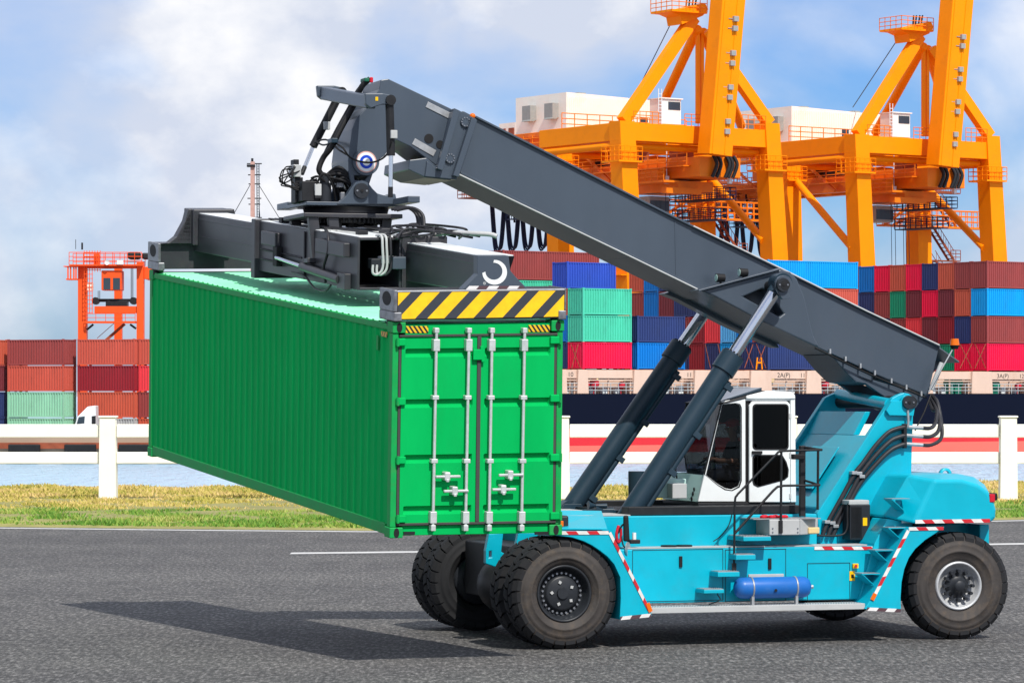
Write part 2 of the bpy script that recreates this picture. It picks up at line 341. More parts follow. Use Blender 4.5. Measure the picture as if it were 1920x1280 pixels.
class Frame:             # an upright frame: x along, y away, z up
    def __init__(s, ox, oy, deg):
        s.o = Vector((ox, oy, 0)); s.a = R_(deg); c, n = math.cos(s.a), math.sin(s.a)
        s.x = Vector((c, n, 0)); s.y = Vector((-n, c, 0))
    def w(s, x, y, z): return s.o + s.x * x + s.y * y + Vector((0, 0, z))
    def px(s, u, v, y):
        k = (u - 960) / F
        D = (y + s.o.dot(s.y)) / (k * s.y.x + s.y.y)
        P = Vector((k * D, D, H - (v - VH) / F * D))
        return ((P - s.o).dot(s.x), y, P.z)
    def P(s, u, v, y): return s.w(*s.px(u, v, y))
    def box(s, mb, x0, x1, y0, y1, z0, z1):
        return mb.hexa([s.w(*p) for p in ((x0, y0, z0), (x1, y0, z0), (x1, y1, z0), (x0, y1, z0), (x0, y0, z1), (x1, y0, z1), (x1, y1, z1), (x0, y1, z1))])
    def pbox(s, mb, u0, v0, u1, v1, y0, y1):
        a = s.px(u0, v1, y0); b = s.px(u1, v0, y0)
        return s.box(mb, a[0], b[0], y0, y1, a[2], b[2])
    def plate(s, mb, pts, y0, y1, holes=(), pix=True):
        loops = [pts] + list(holes)
        if pix: loops = [[(lambda q: (q[0], q[2]))(s.px(u, v, y0)) for u, v in lp] for lp in loops]
        bm = bmesh.new(); ed = []
        for lp in loops:
            vv = [bm.verts.new((x, 0, z)) for x, z in lp]
            ed += [bm.edges.new((vv[i], vv[(i + 1) % len(vv)])) for i in range(len(vv))]
        bmesh.ops.triangle_fill(bm, use_beauty=True, use_dissolve=False, edges=ed)
        bm.verts.index_update()
        V = [(v.co.x, v.co.z) for v in bm.verts]; T = [[v.index for v in f.verts] for f in bm.faces]
        bm.free()
        if not T: raise RuntimeError('fill failed')
        mb_n = len(V)
        vs = [s.w(x, y0, z) for x, z in V] + [s.w(x, y1, z) for x, z in V]
        fs = [tuple(t) for t in T] + [tuple(i + mb_n for i in t[::-1]) for t in T]
        k = 0
        for lp in loops:
            m = len(lp)
            fs += [(k + i, k + (i + 1) % m, mb_n + k + (i + 1) % m, mb_n + k + i) for i in range(m)]
            k += m
        return mb.add(vs, fs)
    def strip(s, mb, p, q, wid, y, th=0.006, v0=0.0):   # a tape of width wid from p to q (local x,z) lying on plane y
        d = Vector((q[0] - p[0], q[1] - p[1])); L = d.length; d /= L; nrm = Vector((-d.y, d.x)) * (wid / 2)
        c = [(p[0] - nrm.x, p[1] - nrm.y), (q[0] - nrm.x, q[1] - nrm.y), (q[0] + nrm.x, q[1] + nrm.y), (p[0] + nrm.x, p[1] + nrm.y)]
        vs = [s.w(x, y - th, z) for x, z in c] + [s.w(x, y, z) for x, z in c]
        uv = [(0, 0), (L, 0), (L, wid), (0, wid)] * 2
        return mb.add(vs, [(0, 1, 2, 3), (7, 6, 5, 4), (0, 4, 5, 1), (1, 5, 6, 2), (2, 6, 7, 3), (3, 7, 4, 0)], uvs=uv)
    def rail(s, mb, pts, h, r=0.05, step=1.6, bars=3):  # railing along local points (x,y,z)
        for i in range(len(pts) - 1):
            a, b = Vector(pts[i]), Vector(pts[i + 1]); n = max(1, round((b - a).length / step))
            for k in range(n + 1):
                p = a.lerp(b, k / n); mb.cyl(s.w(*p), s.w(p.x, p.y, p.z + h), r, n=5, caps=False)
            for j in range(bars):
                z = h * (j + 1) / bars; mb.cyl(s.w(a.x, a.y, a.z + z), s.w(b.x, b.y, b.z + z), r, n=5, caps=False)
        return mb
def text_verts(body, size):
    cu = bpy.data.curves.new('lettering', 'FONT'); cu.body = body; cu.size = size
    ob = bpy.data.objects.new('lettering', cu); COL.objects.link(ob)
    dg = bpy.context.evaluated_depsgraph_get(); me = bpy.data.meshes.new_from_object(ob.evaluated_get(dg))
    vs = [tuple(v.co) for v in me.vertices]; fs = [tuple(p.vertices) for p in me.polygons]
    bpy.data.objects.remove(ob); bpy.data.curves.remove(cu); bpy.data.meshes.remove(me)
    return vs, fs
def arc(cx, cy, r, a0, a1, n=10): return [(cx + r * math.cos(R_(a0 + (a1 - a0) * i / n)), cy + r * math.sin(R_(a0 + (a1 - a0) * i / n))) for i in range(n + 1)]
def rrect(u0, v0, u1, v1, r, n=4):
    return arc(u1 - r, v1 - r, r, 0, 90, n) + arc(u0 + r, v1 - r, r, 90, 180, n) + arc(u0 + r, v0 + r, r, 180, 270, n) + arc(u1 - r, v0 + r, r, 270, 360, n)
def G(u, v, z=0.0):      # where a photo pixel meets level z
    D = F * (H - z) / (v - VH); return Vector(((u - 960) / F * D, D, z))

# ------------------------------------------------------------------ the setting: road, verge, water
EDGE = [(-700, 984), (-300, 985), (0, 987), (350, 991), (700, 994), (1100, 989), (1500, 982), (1880, 974), (2300, 966), (2800, 958)]
edge = [G(u, v) for u, v in EDGE]
edge = [Vector((-400, 93, 0))] + edge + [Vector((400, 118, 0))]
mb = MB()
near = [Vector((p.x, -60, 0)) for p in edge]
n = len(edge)
mb.add(near + edge, [(i, i + 1, n + i + 1, n + i) for i in range(n - 1)])
road = build(mb, 'road', 'asphalt', kind='structure')
def ribbon(mb, pts, w, z):
    a = [Vector((p.x, p.y - w / 2, z)) for p in pts]; b = [Vector((p.x, p.y + w / 2, z)) for p in pts]; k = len(pts)
    return mb.add(a + b, [(i, i + 1, k + i + 1, k + i) for i in range(k - 1)])
build(ribbon(MB(), [p + Vector((0, -0.9, 0)) for p in edge], 0.55, 0.005), 'edge_line', 'line', road)
build(ribbon(MB(), [G(545, 1037), G(960, 1032), G(1500, 1025), G(1960, 1018.5)], 0.8, 0.005), 'lane_line', 'line', road)
# verge: a slightly uneven strip of soil that falls away to the water
rows = []
random.seed(11)
for k, (off, z) in enumerate(((0.0, -0.006), (0.05, 0.05), (6, 0.10), (14, 0.12), (24, 0.10), (38, 0.05), (42, -0.6), (46, -3.4))):
    rows.append([Vector((p.x, p.y + off + (random.uniform(-.5, .5) if k > 4 else 0), z + (random.uniform(-.04, .04) if 1 < k < 6 else 0))) for p in edge])
vs_ = [p for r in rows for p in r]
verge = build(MB().add(vs_, [(j * n + i, j * n + i + 1, (j + 1) * n + i + 1, (j + 1) * n + i) for j in range(len(rows) - 1) for i in range(n - 1)], True), 'ground', 'soil', kind='structure')
mb = MB().add([(-2500, 125, -3), (2500, 125, -3), (2500, 8000, -3), (-2500, 8000, -3)], [(0, 1, 2, 3)])
build(mb, 'water', 'water', kind='structure')
def edge_y(x):
    for i in range(len(edge) - 1):
        if edge[i].x <= x <= edge[i + 1].x:
            k = (x - edge[i].x) / (edge[i + 1].x - edge[i].x); return edge[i].y + k * (edge[i + 1].y - edge[i].y)
    return edge[0].y
def grass(name, mt, label, count, o0, o1, h0, h1, w0, w1, clump, seed, thin=None):
    rnd = random.Random(seed); vs = []; fs = []
    done = 0
    while done < count:
        cx = rnd.uniform(-26, 26); off = o0 + (o1 - o0) * rnd.random()
        if thin and rnd.random() < thin(cx, off): continue
        lift = 0.6 + 0.8 * (0.5 + 0.5 * math.sin(cx * 1.7 + 2 * math.sin(off * 0.9)))
        for k in range(clump):
            x = cx + rnd.gauss(0, 0.16); y = edge_y(x) + off + rnd.gauss(0, 0.2)
            if y - edge_y(x) < 0.1: continue
            h = rnd.uniform(h0, h1) * lift; w = rnd.uniform(w0, w1); a = rnd.uniform(0, math.pi); le = rnd.uniform(-.75, .75) * h; lf = rnd.uniform(-.5, .5) * h
            z = 0.02; ca, sa = math.cos(a) * w, math.sin(a) * w * .5
            i = len(vs)
            vs += [(x - ca, y - sa, z), (x + ca, y + sa, z), (x + ca * .7 + le * .45, y + sa + lf * .4, z + h * .62), (x + le, y + lf, z + h)]
            fs += [(i, i + 1, i + 2), (i, i + 2, i + 3)]
        done += clump
    m_ = MB(); m_.v = [Vector(p) for p in vs]; m_.f = fs; m_.s = [False] * len(fs)
    o = build(m_, name, mt, kind='stuff'); o['label'] = label; o['category'] = 'grass'
    return o
patch = lambda x, o: 0.9 if (x < -10.5 and o < 7 and math.sin(x * .8) + math.sin(o * 2.1 + x * .3) > 0.2) else 0.15
grass('drying_grass', 'drygrass', 'yellowing tufted grass along the water behind the road', 170000, 10.5, 38, .05, .17, .025, .055, 7, 3)
grass('green_grass', 'greengrass', 'short green grass along the far edge of the road', 120000, 0.2, 11.5, .05, .17, .02, .045, 7, 5, patch)

# ------------------------------------------------------------------ white post-and-rail fence
FB = 118.0
FF = Frame(0, FB, -0.6)
fence = thing('rail_fence', 'white painted post and rail fence on the grass beside the water', 'fence', FF.w(FF.px(210, 940, 0)[0], 0, 0), FF.a)
for uc in (-215, 203, 630, 1052, 1478, 1890, 2310):
    x, _, zb = FF.px(uc, 940, 0); zt = FF.px(uc, 783, 0)[2]
    m_ = MB(); FF.plate(m_, [(x - .30, -.1), (x + .30, -.1), (x + .27, zt), (x - .27, zt)], -.27, .27, pix=False)
    FF.box(m_, x - .31, x + .31, -.31, .31, zt, zt + .07)
    build(m_, 'post', 'fence', fence, 0.03)
us = (-640, -215, 203, 630, 1052, 1478, 1890, 2310)
for i in range(1, len(us) - 1):
    for v0, v1 in ((795, 820), (847, 869)):
        a = FF.px(us[i], v0, 0); b = FF.px(us[i + 1], v1, 0)
        m_ = MB(); FF.box(m_, a[0] + .29, b[0] - .29, -.10, .10, b[2], a[2]); build(m_, 'rail', 'fence', fence, 0.03)

# ------------------------------------------------------------------ container ship and its cargo
PHI = 35.0
SD = 344.0
SF = Frame((1093 - 960) / F * SD, SD, PHI)
ship = thing('container_ship', 'navy and red container ship lying across the water behind the fence', 'ship', SF.w(0, 0, -3), SF.a)
def hull(z0, z1, name, mt, out):
    m_ = MB(); pl = [(-30, 12), (-18, -.2), (-12, -1.0), (120, -1.0), (120, 31), (-12, 31), (-20, 28)]
    SF_ = [(x - out if x < -13 else x, y - out) for x, y in pl]
    k = len(SF_)
    m_.add([SF.w(x, y, z0) for x, y in SF_] + [SF.w(x, y, z1) for x, y in SF_], [tuple(range(k))[::-1], tuple(range(k, 2 * k))] + [(i, (i + 1) % k, k + (i + 1) % k, k + i) for i in range(k)])
    return build(m_, name, mt, ship)
hull(-5.2, -1.45, 'lower_hull', 'hullcoral', 0.0)
hull(-1.45, 0.25, 'middle_hull', 'hullred', 0.006)
hull(0.25, 3.67, 'upper_hull', 'hullnavy', 0.012)
W0 = -0.9
def sxz(u, v, w=W0):
    q = SF.px(u, v, w); return q[0], q[2]
pill = [(1040, 1062, 0), (1085, 1102, 1), (1190, 1228, 1), (1304, 1334, 1), (1409, 1446, 1), (1514, 1539, 1), (1620, 1652, 0), (1722, 1748, 0), (1824, 1860, 1), (1935, 1960, 0)]
ZT = 6.06
for u0, u1, _ in pill:
    a, b = sxz(u0, 738)[0], sxz(u1, 738)[0]
    m_ = MB(); SF.plate(m_, [(a - .15, 3.67), (b + .15, 3.67), (b, ZT), (a, ZT)], W0, W0 + 1.8, pix=False); build(m_, 'pillar', 'deckcream', ship, 0.04)
x0, x1 = sxz(1030, 700)[0], 100
m_ = MB(); SF.box(m_, x0, x1, W0 + 1.9, W0 + 2.2, 3.67, ZT); build(m_, 'deck_wall', 'deckcream', ship)
m_ = MB(); SF.box(m_, x0, x1, W0 + 1.2, 30, ZT, ZT + .06); build(m_, 'hatch_cover', 'rust', ship)
gaps = [(pill[i][1], pill[i + 1][0]) for i in range(len(pill) - 1)]
rnd = random.Random(4)
for gi, (u0, u1) in enumerate(gaps):
    a, b = sxz(u0, 738)[0] + .05, sxz(u1, 738)[0] - .05
    m_ = MB(); SF.box(m_, a, b, W0 + .25, W0 + .5, ZT - .85, ZT - .02); build(m_, 'fascia', 'deckcream', ship, 0.03)
    m_ = MB(); SF.box(m_, a, b, W0 + .3, W0 + .42, 4.98, 5.08)
    k = 2 if b - a < 6 else 3
    for j in range(k + 1):
        x = a + .15 + (b - a - .3) * j / k; SF.box(m_, x - .07, x + .07, W0 + .43, W0 + .57, 3.67, ZT - .86)
        if j < k:
            m_.beam(SF.w(x + .9, W0 + .9, 5.0), SF.w(x + 1.5, W0 + .9, ZT - .85), .1, .1)
    build(m_, 'stanchion_frame', 'deckcream', ship)
    m_ = MB(); SF.rail(m_, [(a, W0 + .1, 3.67), (b, W0 + .1, 3.67)], 1.05, .035, .9, 3); build(m_, 'railing', 'lgrey', ship)
    for j in range(3):
        m_ = MB(); x = a + (b - a) * (.2 + .3 * j + rnd.uniform(-.05, .05)); SF.box(m_, x - .3, x + .3, W0 + 1.2, W0 + 1.7, 3.68, 4.1 + .5 * rnd.random()); build(m_, 'deck_locker', 'white', ship, 0.03)
for u, v, r in ((1107, 720, .38), (1122, 719, .52), (1173, 722, .38), (1554, 720, .52), (1917, 724, .4)):
    x, z = sxz(u, v); m_ = MB(); m_.ball(SF.w(x, W0 + .7, z), r, 14, (1, .6, 1)); m_.cyl(SF.w(x, W0 + .8, 3.68), SF.w(x, W0 + .8, z), .06, n=6); build(m_, 'hose_reel', 'redstuff', ship)
for u, v in ((1136, 712), (1260, 712), (1467, 712), (1568, 712)):
    x, z = sxz(u, v); m_ = MB(); m_.cyl(SF.w(x, W0 + 1.9, z), SF.w(x, W0 + 1.6, z), .26, n=14); build(m_, 'deck_lamp', 'cream', ship)
for u, v in ((1876, 722), (1792, 718), (1806, 718)):
    x, z = sxz(u, v); m_ = MB(); m_.cyl(SF.w(x - .5, W0 + 1, z), SF.w(x + .5, W0 + 1, z), .45, n=14); SF.box(m_, x - .45, x + .45, W0 + .8, W0 + 1.2, 3.68, z - .3); build(m_, 'winch_drum', mat('green winch', (30, 120, 95), .5) if 'winch' not in M else M['winch'], ship); M['winch'] = ship.children[-1].data.materials[0]
for body, u, v, size in (('10', 1067, 704, .62), ('11', 1290, 704, .62), ('2A(P)', 1460, 704, .66), ('11', 1503, 704, .62), ('16', 1557, 704, .66), ('3A(P)', 1872, 704, .66), ('12', 1914, 704, .62)):
    tv, tf = text_verts(body, size); x, z = sxz(u, v); z = ZT - .68
    build(MB().add([SF.w(x + p[0] * 1.15, W0 + .24, z + p[1]) for p in tv], tf), 'painted_marking', 'dark', ship)

CC = dict(brown=(146, 64, 62), maroon=(116, 46, 54), orange=(190, 86, 64), crimson=(226, 16, 66), red=(222, 62, 70), darkred=(142, 34, 44), navy=(42, 56, 104), blue=(0, 112, 190), cyan=(0, 148, 212), teal=(72, 186, 152), green=(18, 142, 104), lightblue=(88, 172, 222), royal=(46, 74, 172), grey=(170, 172, 172), paleg=(140, 196, 166), rust=(190, 84, 68))
for k, c in CC.items(): M['c_' + k] = mat(k + ' container paint', c, 0.5, var=0.08, scale=0.35, dirt=0.45, dirtcol=tuple(x * .5 + .015 for x in lin(*c)[:3]), stretch=(1, 1, .4))
CN = dict(brown='brown', maroon='maroon', orange='orange-brown', crimson='crimson', red='light red', darkred='dark red', navy='navy', blue='bright blue', cyan='cyan', teal='teal green', green='dark green', lightblue='pale blue', royal='royal blue', grey='pale grey', paleg='pale green', rust='rust red')
CM = {}
def container_mesh(L, Wd, Hh):
    key = (L, Wd, Hh)
    if key in CM: return CM[key]
    m_ = MB(); Ht = Hh - .055
    def bx(x0, x1, y0, y1, z0, z1): m_.hexa([(x0, y0, z0), (x1, y0, z0), (x1, y1, z0), (x0, y1, z0), (x0, y0, z1), (x1, y0, z1), (x1, y1, z1), (x0, y1, z1)])
    p = .12
    for x in (0, L - p):
        for y in (0, Wd - p): bx(x, x + p, y, y + p, .02, Ht + .02)
    for z0, z1 in ((.04, .20), (Ht - .10, Ht)):
        for y in (.01, Wd - .07): bx(p, L - p, y, y + .06, z0, z1)
        for x in (.01, L - .07): bx(x, x + .06, p, Wd - p, z0, z1)
    for x in (0, L - .18):
        for y in (0, Wd - .18):
            for z in (0, Ht - .06): bx(x - .012, x + .192, y - .012, y + .192, z - .03, z + .11)
    bx(.05, L - .05, .05, Wd - .05, Ht - .06, Ht - .03); bx(.05, L - .05, .05, Wd - .05, .10, .14)
    def wall(a0, a1, f, dirn):
        n = max(4, round((a1 - a0) / .30)); st = (a1 - a0) / n; pts = []
        for i in range(n):
            b = a0 + i * st; pts += [(b, 0), (b + st * .36, 0), (b + st * .5, .085), (b + st * .86, .085)]
        pts.append((a1, 0)); k = len(pts)
        vs = [f(a, d * dirn, .16) for a, d in pts] + [f(a, d * dirn, Ht - .07) for a, d in pts]
        m_.add(vs, [(i, i + 1, k + i + 1, k + i) for i in range(k - 1)])
    wall(p, L - p, lambda a, d, z: (a, .02 + d, z), 1); wall(p, L - p, lambda a, d, z: (a, Wd - .02 + d, z), -1)
    wall(p, Wd - p, lambda a, d, z: (.02 + d, a, z), 1); wall(p, Wd - p, lambda a, d, z: (L - .02 + d, a, z), -1)
    me = bpy.data.meshes.new('shipping_container'); me.from_pydata([tuple(v) for v in m_.v], [], m_.f); me.materials.append(M['c_brown'])
    CM[key] = me
    return me
def put_container(fr, x, y, z, L, Wd, Hh, col, label, group):
    o = bpy.data.objects.new('shipping_container', container_mesh(L, Wd, Hh)); COL.objects.link(o)
    o.location = fr.w(x, y, z); o.rotation_euler = (0, 0, fr.a)
    o.material_slots[0].link = 'OBJECT'; o.material_slots[0].material = M['c_' + col]
    o['label'] = label; o['category'] = 'container'; o['group'] = group
    return o
ORD = ('bottom', 'second', 'third', 'fourth', 'fifth')
ROW = ('front', 'second', 'third', 'fourth', 'fifth', 'sixth', 'seventh', 'eighth', 'ninth')
def stack(uj, L, rows, th, block, pitch=2.66, base=ZT + .1, w_off=0.0):
    x = SF.px(uj, 640, w_off)[0]
    for r, tiers in enumerate(rows):
        for t_, c in enumerate(tiers):
            if c is None: continue
            put_container(SF, x, w_off + r * pitch, base + t_ * th, L, 2.56, th, c, f'{CN[c]} container, {ORD[t_]} tier, {ROW[r]} row of the stack {block}', 'containers stacked on the ship')
# beside the green container
stack(1093, 6.06, [['crimson', 'teal', 'teal'], ['navy', 'blue', 'rust', 'royal'], ['maroon', 'green', 'teal'], ['navy', 'maroon', 'teal']], 2.68, 'beside the hoisted green container')
stack(1195, 6.06, [['blue', 'navy'], ['maroon', 'brown']], 2.68, 'left of the lifting cylinders')
stack(1440, 12.19, [['navy', 'brown', 'rust', 'cyan'], ['navy', 'blue', 'brown', 'maroon'], ['cyan', 'lightblue', 'navy', 'brown'], ['navy', 'red', 'navy', 'blue'], ['darkred', 'darkred', 'navy', 'navy'], ['navy', 'brown', 'navy', 'maroon'], ['maroon', 'navy', 'maroon', 'navy'], ['brown', 'navy', 'blue', 'blue'], ['navy', 'maroon', 'brown', 'orange']], 2.84, 'behind the middle of the boom')
stack(1851, 12.19, [['crimson', 'brown', 'cyan', 'brown'], ['crimson', 'navy', 'orange', 'brown'], ['green', 'darkred', 'maroon', 'orange'], ['crimson', 'maroon', 'crimson', 'navy'], ['navy', 'red', 'maroon', 'crimson'], ['maroon', 'brown', 'green', 'orange'], ['brown', 'navy', 'brown', 'crimson'], ['navy', 'cyan', 'navy', 'blue'], ['blue', 'navy', 'cyan', 'brown']], 2.98, 'above the stacker tail')
# tall brown box farther back
xb = SF.px(943, 500, 12.0)[0]
for t_, c in enumerate(('navy', 'brown', 'teal', 'brown')):
    put_container(SF, xb, 12.0, 6.25 + t_ * 3.02, 12.19, 2.66, 3.02, c, f'long {CN[c]} container, {ORD[t_]} tier, behind the spreader end plate', 'containers stacked on the ship')
# lashing rods
def lash(u0, v0, u1, v1, w):
    a = SF.P(u0, v0, w); b = SF.P(u1, v1, w); build(MB().cyl(a, b, .045, n=5), 'lashing_rod', 'rust', ship)
for u0, u1 in ((1396, 1412), (1412, 1396), (1418, 1436), (1436, 1418), (1800, 1822), (1822, 1800), (1828, 1848), (1848, 1828), (1322, 1332), (1346, 1356), (1070, 1088), (1084, 1072)):
    lash(u0, 645, u1, 690, -.12)
m_ = MB(); 
for u in (1418, 1429): m_.cyl(SF.P(u, 692, -.3), SF.P(u + (2 if u < 1420 else -2), 670, -.3), .07, n=6)
m_.cyl(SF.P(1419, 680, -.3), SF.P(1428, 680, -.3), .07, n=6); build(m_, 'lashing_ladder', 'crane', ship)

# ------------------------------------------------------------------ yellow quay cranes
qd = MB(); SF.box(qd, -120, 260, 33, 140, -4, 0); build(qd, 'quay', 'concrete', kind='structure')
WN, WL = 36.0, 52.0
cx = lambda u, v, w: SF.px(u, v, w)
CR = thing('gantry_crane', 'yellow quay crane with raised boom, the left one behind the middle of the boom', 'crane', SF.w(cx(1166, 240, WN)[0], WN, 0), SF.a, 'yellow quay cranes')
def leg(u0, v0, u1, v1, w, d=2.1):
    a = cx(u0, v0, w); b = cx(u1, v1, w); k = a[2] / (a[2] - b[2]); xb = a[0] + (b[0] - a[0]) * k
    m_ = MB(); m_.hexa([SF.w(*p) for p in ((xb - d * .6, w - d * .6, 0), (xb + d * .6, w - d * .6, 0), (xb + d * .6, w + d * .6, 0), (xb - d * .6, w + d * .6, 0), (a[0] - d / 2, w - d / 2, a[2]), (a[0] + d / 2, w - d / 2, a[2]), (a[0] + d / 2, w + d / 2, a[2]), (a[0] - d / 2, w + d / 2, a[2]))])
    build(m_, 'leg', 'crane', CR); return a
nl = leg(1166, 228, 1178, 490, WN); nr = leg(1438, 232, 1452, 490, WN); fl = leg(1048, 248, 1051, 470, WL); fr_ = leg(1316, 250, 1318, 460, WL)
zb0, zb1 = cx(1166, 264, WN)[2], cx(1166, 230, WN)[2]
for nm, x0, x1, y0, y1 in (('sill_beam', nl[0] - .95, nr[0] + .95, WN - .85, WN + .85), ('sill_beam', fl[0] - .95, fr_[0] + .95, WL - .85, WL + .85), ('side_beam', nl[0] - .8, nl[0] + .8, WN + 1.0, WL - 1.0), ('side_beam', nr[0] - .8, nr[0] + .8, WN + 1.0, WL - 1.0)):
    m_ = MB(); SF.box(m_, x0, x1, y0, y1, zb0, zb1); build(m_, nm, 'crane', CR, 0.05)
for x in (nl[0], nr[0]):
    m_ = MB(); m_.cyl(SF.w(x - .5, WN + 1, zb0 - .55), SF.w(x - .5, WL - 1, zb0 - .55), .42, n=14); build(m_, 'tie_tube', 'crane', CR)
for y in (WN, WL):
    m_ = MB(); m_.cyl(SF.w(nl[0] + 1, y + .6, zb0 - .5), SF.w(nr[0] - 1, y + .6, zb0 - .5), .38, n=14); build(m_, 'tie_tube', 'crane', CR)
for xn, xf, u in ((nl[0], fl[0], 1170), (nr[0], fr_[0], 1448)):
    zlo = cx(u, 452, WN)[2]; m_ = MB(); m_.cyl(SF.w(xn, WN + .6, zlo), SF.w(xf + .5, WL - .6, zb0 - 2.2), .45, n=14); build(m_, 'brace_tube', 'crane', CR)
# A-frame
ap = SF.P(1300, 34, WN + 2)
def strut(a, b, w, h, name='strut', mt='crane'): m_ = MB(); m_.beam(a, b, w, h, SF.y); build(m_, name, mt, CR)
strut(SF.P(1168, 228, WN), ap, 1.0, 1.35); strut(SF.P(1442, 232, WN), SF.P(1322, 60, WN + 2), 1.0, 1.25)
m_ = MB(); m_.cyl(SF.P(1228, 226, WL), ap + Vector((.5, 0, -1.2)), .55, n=14); build(m_, 'strut', 'crane', CR)
m_ = MB(); m_.cyl(SF.P(1390, 236, WL), SF.P(1318, 60, WN + 3), .55, n=14); build(m_, 'strut', 'crane', CR)
for u in (1308, 1316): strut(SF.P(u, 60, WN + 2), SF.P(u, 232, WN + 2), .35, .4, 'hanger')
a = SF.px(1279, 30, WN + 2); m_ = MB(); SF.plate(m_, [(1258, 22), (1322, 6), (1328, 18), (1318, 30), (1279, 46), (1276, 30)], WN + .8, WN + 3.5); build(m_, 'apex_head', 'crane', CR)
a = cx(1250, 20, WN + 1); b = cx(1316, 20, WN + 1)
m_ = MB(); SF.box(m_, a[0], b[0], WN, WN + 4, a[2] - .15, a[2] + .1); build(m_, 'platform', 'crane', CR)
m_ = MB(); SF.rail(m_, [(a[0], WN, a[2]), (b[0], WN, a[2])], 1.5, .05, 1.0); SF.rail(m_, [(a[0], WN, a[2]), (a[0], WN + 4, a[2])], 1.5, .05, 1.0)
build(m_, 'platform_railing', 'cranedark', CR)
m_ = MB()
for du in (0, 5, 11, 16): m_.cyl(SF.P(1286 + du, 18, WN + 2), SF.P(1288 + du * 1.15, -6, WN + 2), .1, n=6)
build(m_, 'sheave_post', 'dark', CR)
m_ = MB(); m_.cyl(SF.P(1268, 24, WN + 3), SF.P(1192, 176, WL + 8), .06, n=5); build(m_, 'stay_cable', 'dark', CR)
# boom raised on its hinge
m_ = MB()
b0 = SF.P(1340, 291, WN - 3.4); b1 = SF.P(1370, -60, WN - 4.6); dz = (b1 - b0); b1 = b0 + dz * 1.25
m_.beam(b0, b1, 3.3, 2.3, SF.x); build(m_, 'raised_boom', 'crane', CR, 0.06)
dirb = (b1 - b0).normalized()
for k, s_ in ((-.38, .08), (.16, .08)):
    m_ = MB(); m_.beam(b0 + SF.x * (k * 3.3) - SF.y * 1.17 + dirb * .1, b1 + SF.x * (k * 3.3) - SF.y * 1.17, .16, .1, SF.x); build(m_, 'boom_rib', 'crane', CR)
for v in (36, 54, 100, 119, 164, 183, 228, 247):
    m_ = MB(); p = SF.P(1366 + (240 - v) * .078 - 4, v, WN - 4.62 - (247 - v) * .004)
    m_.hexa([p + SF.x * sx * .34 + SF.y * sy + Vector((0, 0, sz * .3)) for sx, sy, sz in ((-1, -.35, -1), (1, -.35, -1), (1, .35, -1), (-1, .35, -1), (-1, -.35, 1), (1, -.35, 1), (1, .35, 1), (-1, .35, 1))])
    m_.cyl(p - SF.x * .9, p, .06, n=6); build(m_, 'floodlight', 'grille', CR, 0.04)
for du in (3.6, 4.0):
    m_ = MB(); m_.cyl(b0 + SF.x * du * .5 + dirb * 2, b1 + SF.x * du * .55, .05, n=5); build(m_, 'hoist_cable', 'dark', CR)
# bridge girder running back over the quay
xg = cx(1334, 318, WN)[0]; zg = cx(1334, 315, WN)[2]
m_ = MB(); SF.box(m_, xg - 3.0, xg + 3.0, WN - 1.6, WN + 9, zg - 1.15, zg + 1.15); build(m_, 'hinge_girder', 'cranedark', CR, 0.05)
for s_ in (-1, 1):
    m_ = MB(); SF.box(m_, xg + s_ * 2.3 - .6, xg + s_ * 2.3 + .6, WN + 9, WN + 44, zg - 1.0, zg + 1.0); build(m_, 'bridge_girder', 'cranedark', CR, 0.05)
m_ = MB()
for k in range(14):
    u = WN + 10 + k * 2.5; SF.box(m_, xg - 1.7, xg + 1.7, u, u + .25, zg - .3, zg)
build(m_, 'cross_ties', 'cranedark', CR, kind='stuff')
for s_ in (-1, 1):
    m_ = MB(); SF.rail(m_, [(xg + s_ * 3.6, WN, zg + .2), (xg + s_ * 3.6, WN + 44, zg + .2)], 1.4, .055, 1.8); SF.box(m_, xg + s_ * 3.6 - .5, xg + s_ * 3.6 + .5, WN, WN + 44, zg + .06, zg + .18)
    build(m_, 'walkway', 'cranedark', CR)
m_ = MB(); SF.box(m_, xg - 5.4, xg - 3.2, WN + 2, WN + 10, zg - 1.7, zg - 1.45); SF.rail(m_, [(xg - 5.4, WN + 2, zg - 1.5), (xg - 5.4, WN + 10, zg - 1.5)], 1.4, .055, 1.2); SF.box(m_, xg - 4.8, xg - 3.6, WN + 4, WN + 9, zg - 1.4, zg - .2); build(m_, 'service_platform', 'cranedark', CR)
m_ = MB(); SF.box(m_, xg - 2.6, xg + 2.6, WN + 3, WN + 12, zg - 2.6, zg - 1.4); SF.box(m_, xg - 4.6, xg + .5, WN + 2.5, WN + 3.4, zg - 2.9, zg - 2.2); build(m_, 'trolley', 'cranedark', CR)
a = cx(1218, 390, WN + 8); m_ = MB(); SF.box(m_, a[0], a[0] + 2.9, WN + 8, WN + 11, a[2] - .6, a[2] + 1.4); op = build(m_, 'operator_cabin', 'grille', CR, 0.05)
m_ = MB(); SF.box(m_, a[0] + .1, a[0] + 2.8, WN + 7.93, WN + 7.99, a[2] - .3, a[2] + .9); build(m_, 'cabin_window', 'window', op)
for u in (1328, 1336, 1352, 1358, 1366):
    m_ = MB(); x = cx(u, 340, WN - 1)[0]; m_.tube([SF.w(x, WN - 1.9, zg + 1.3), SF.w(x + .3, WN - 2.2, zg + .3), SF.w(x - .2, WN - 2.0, zg - 1.2)], .22, 6); build(m_, 'hinge_cable', 'dark', CR)
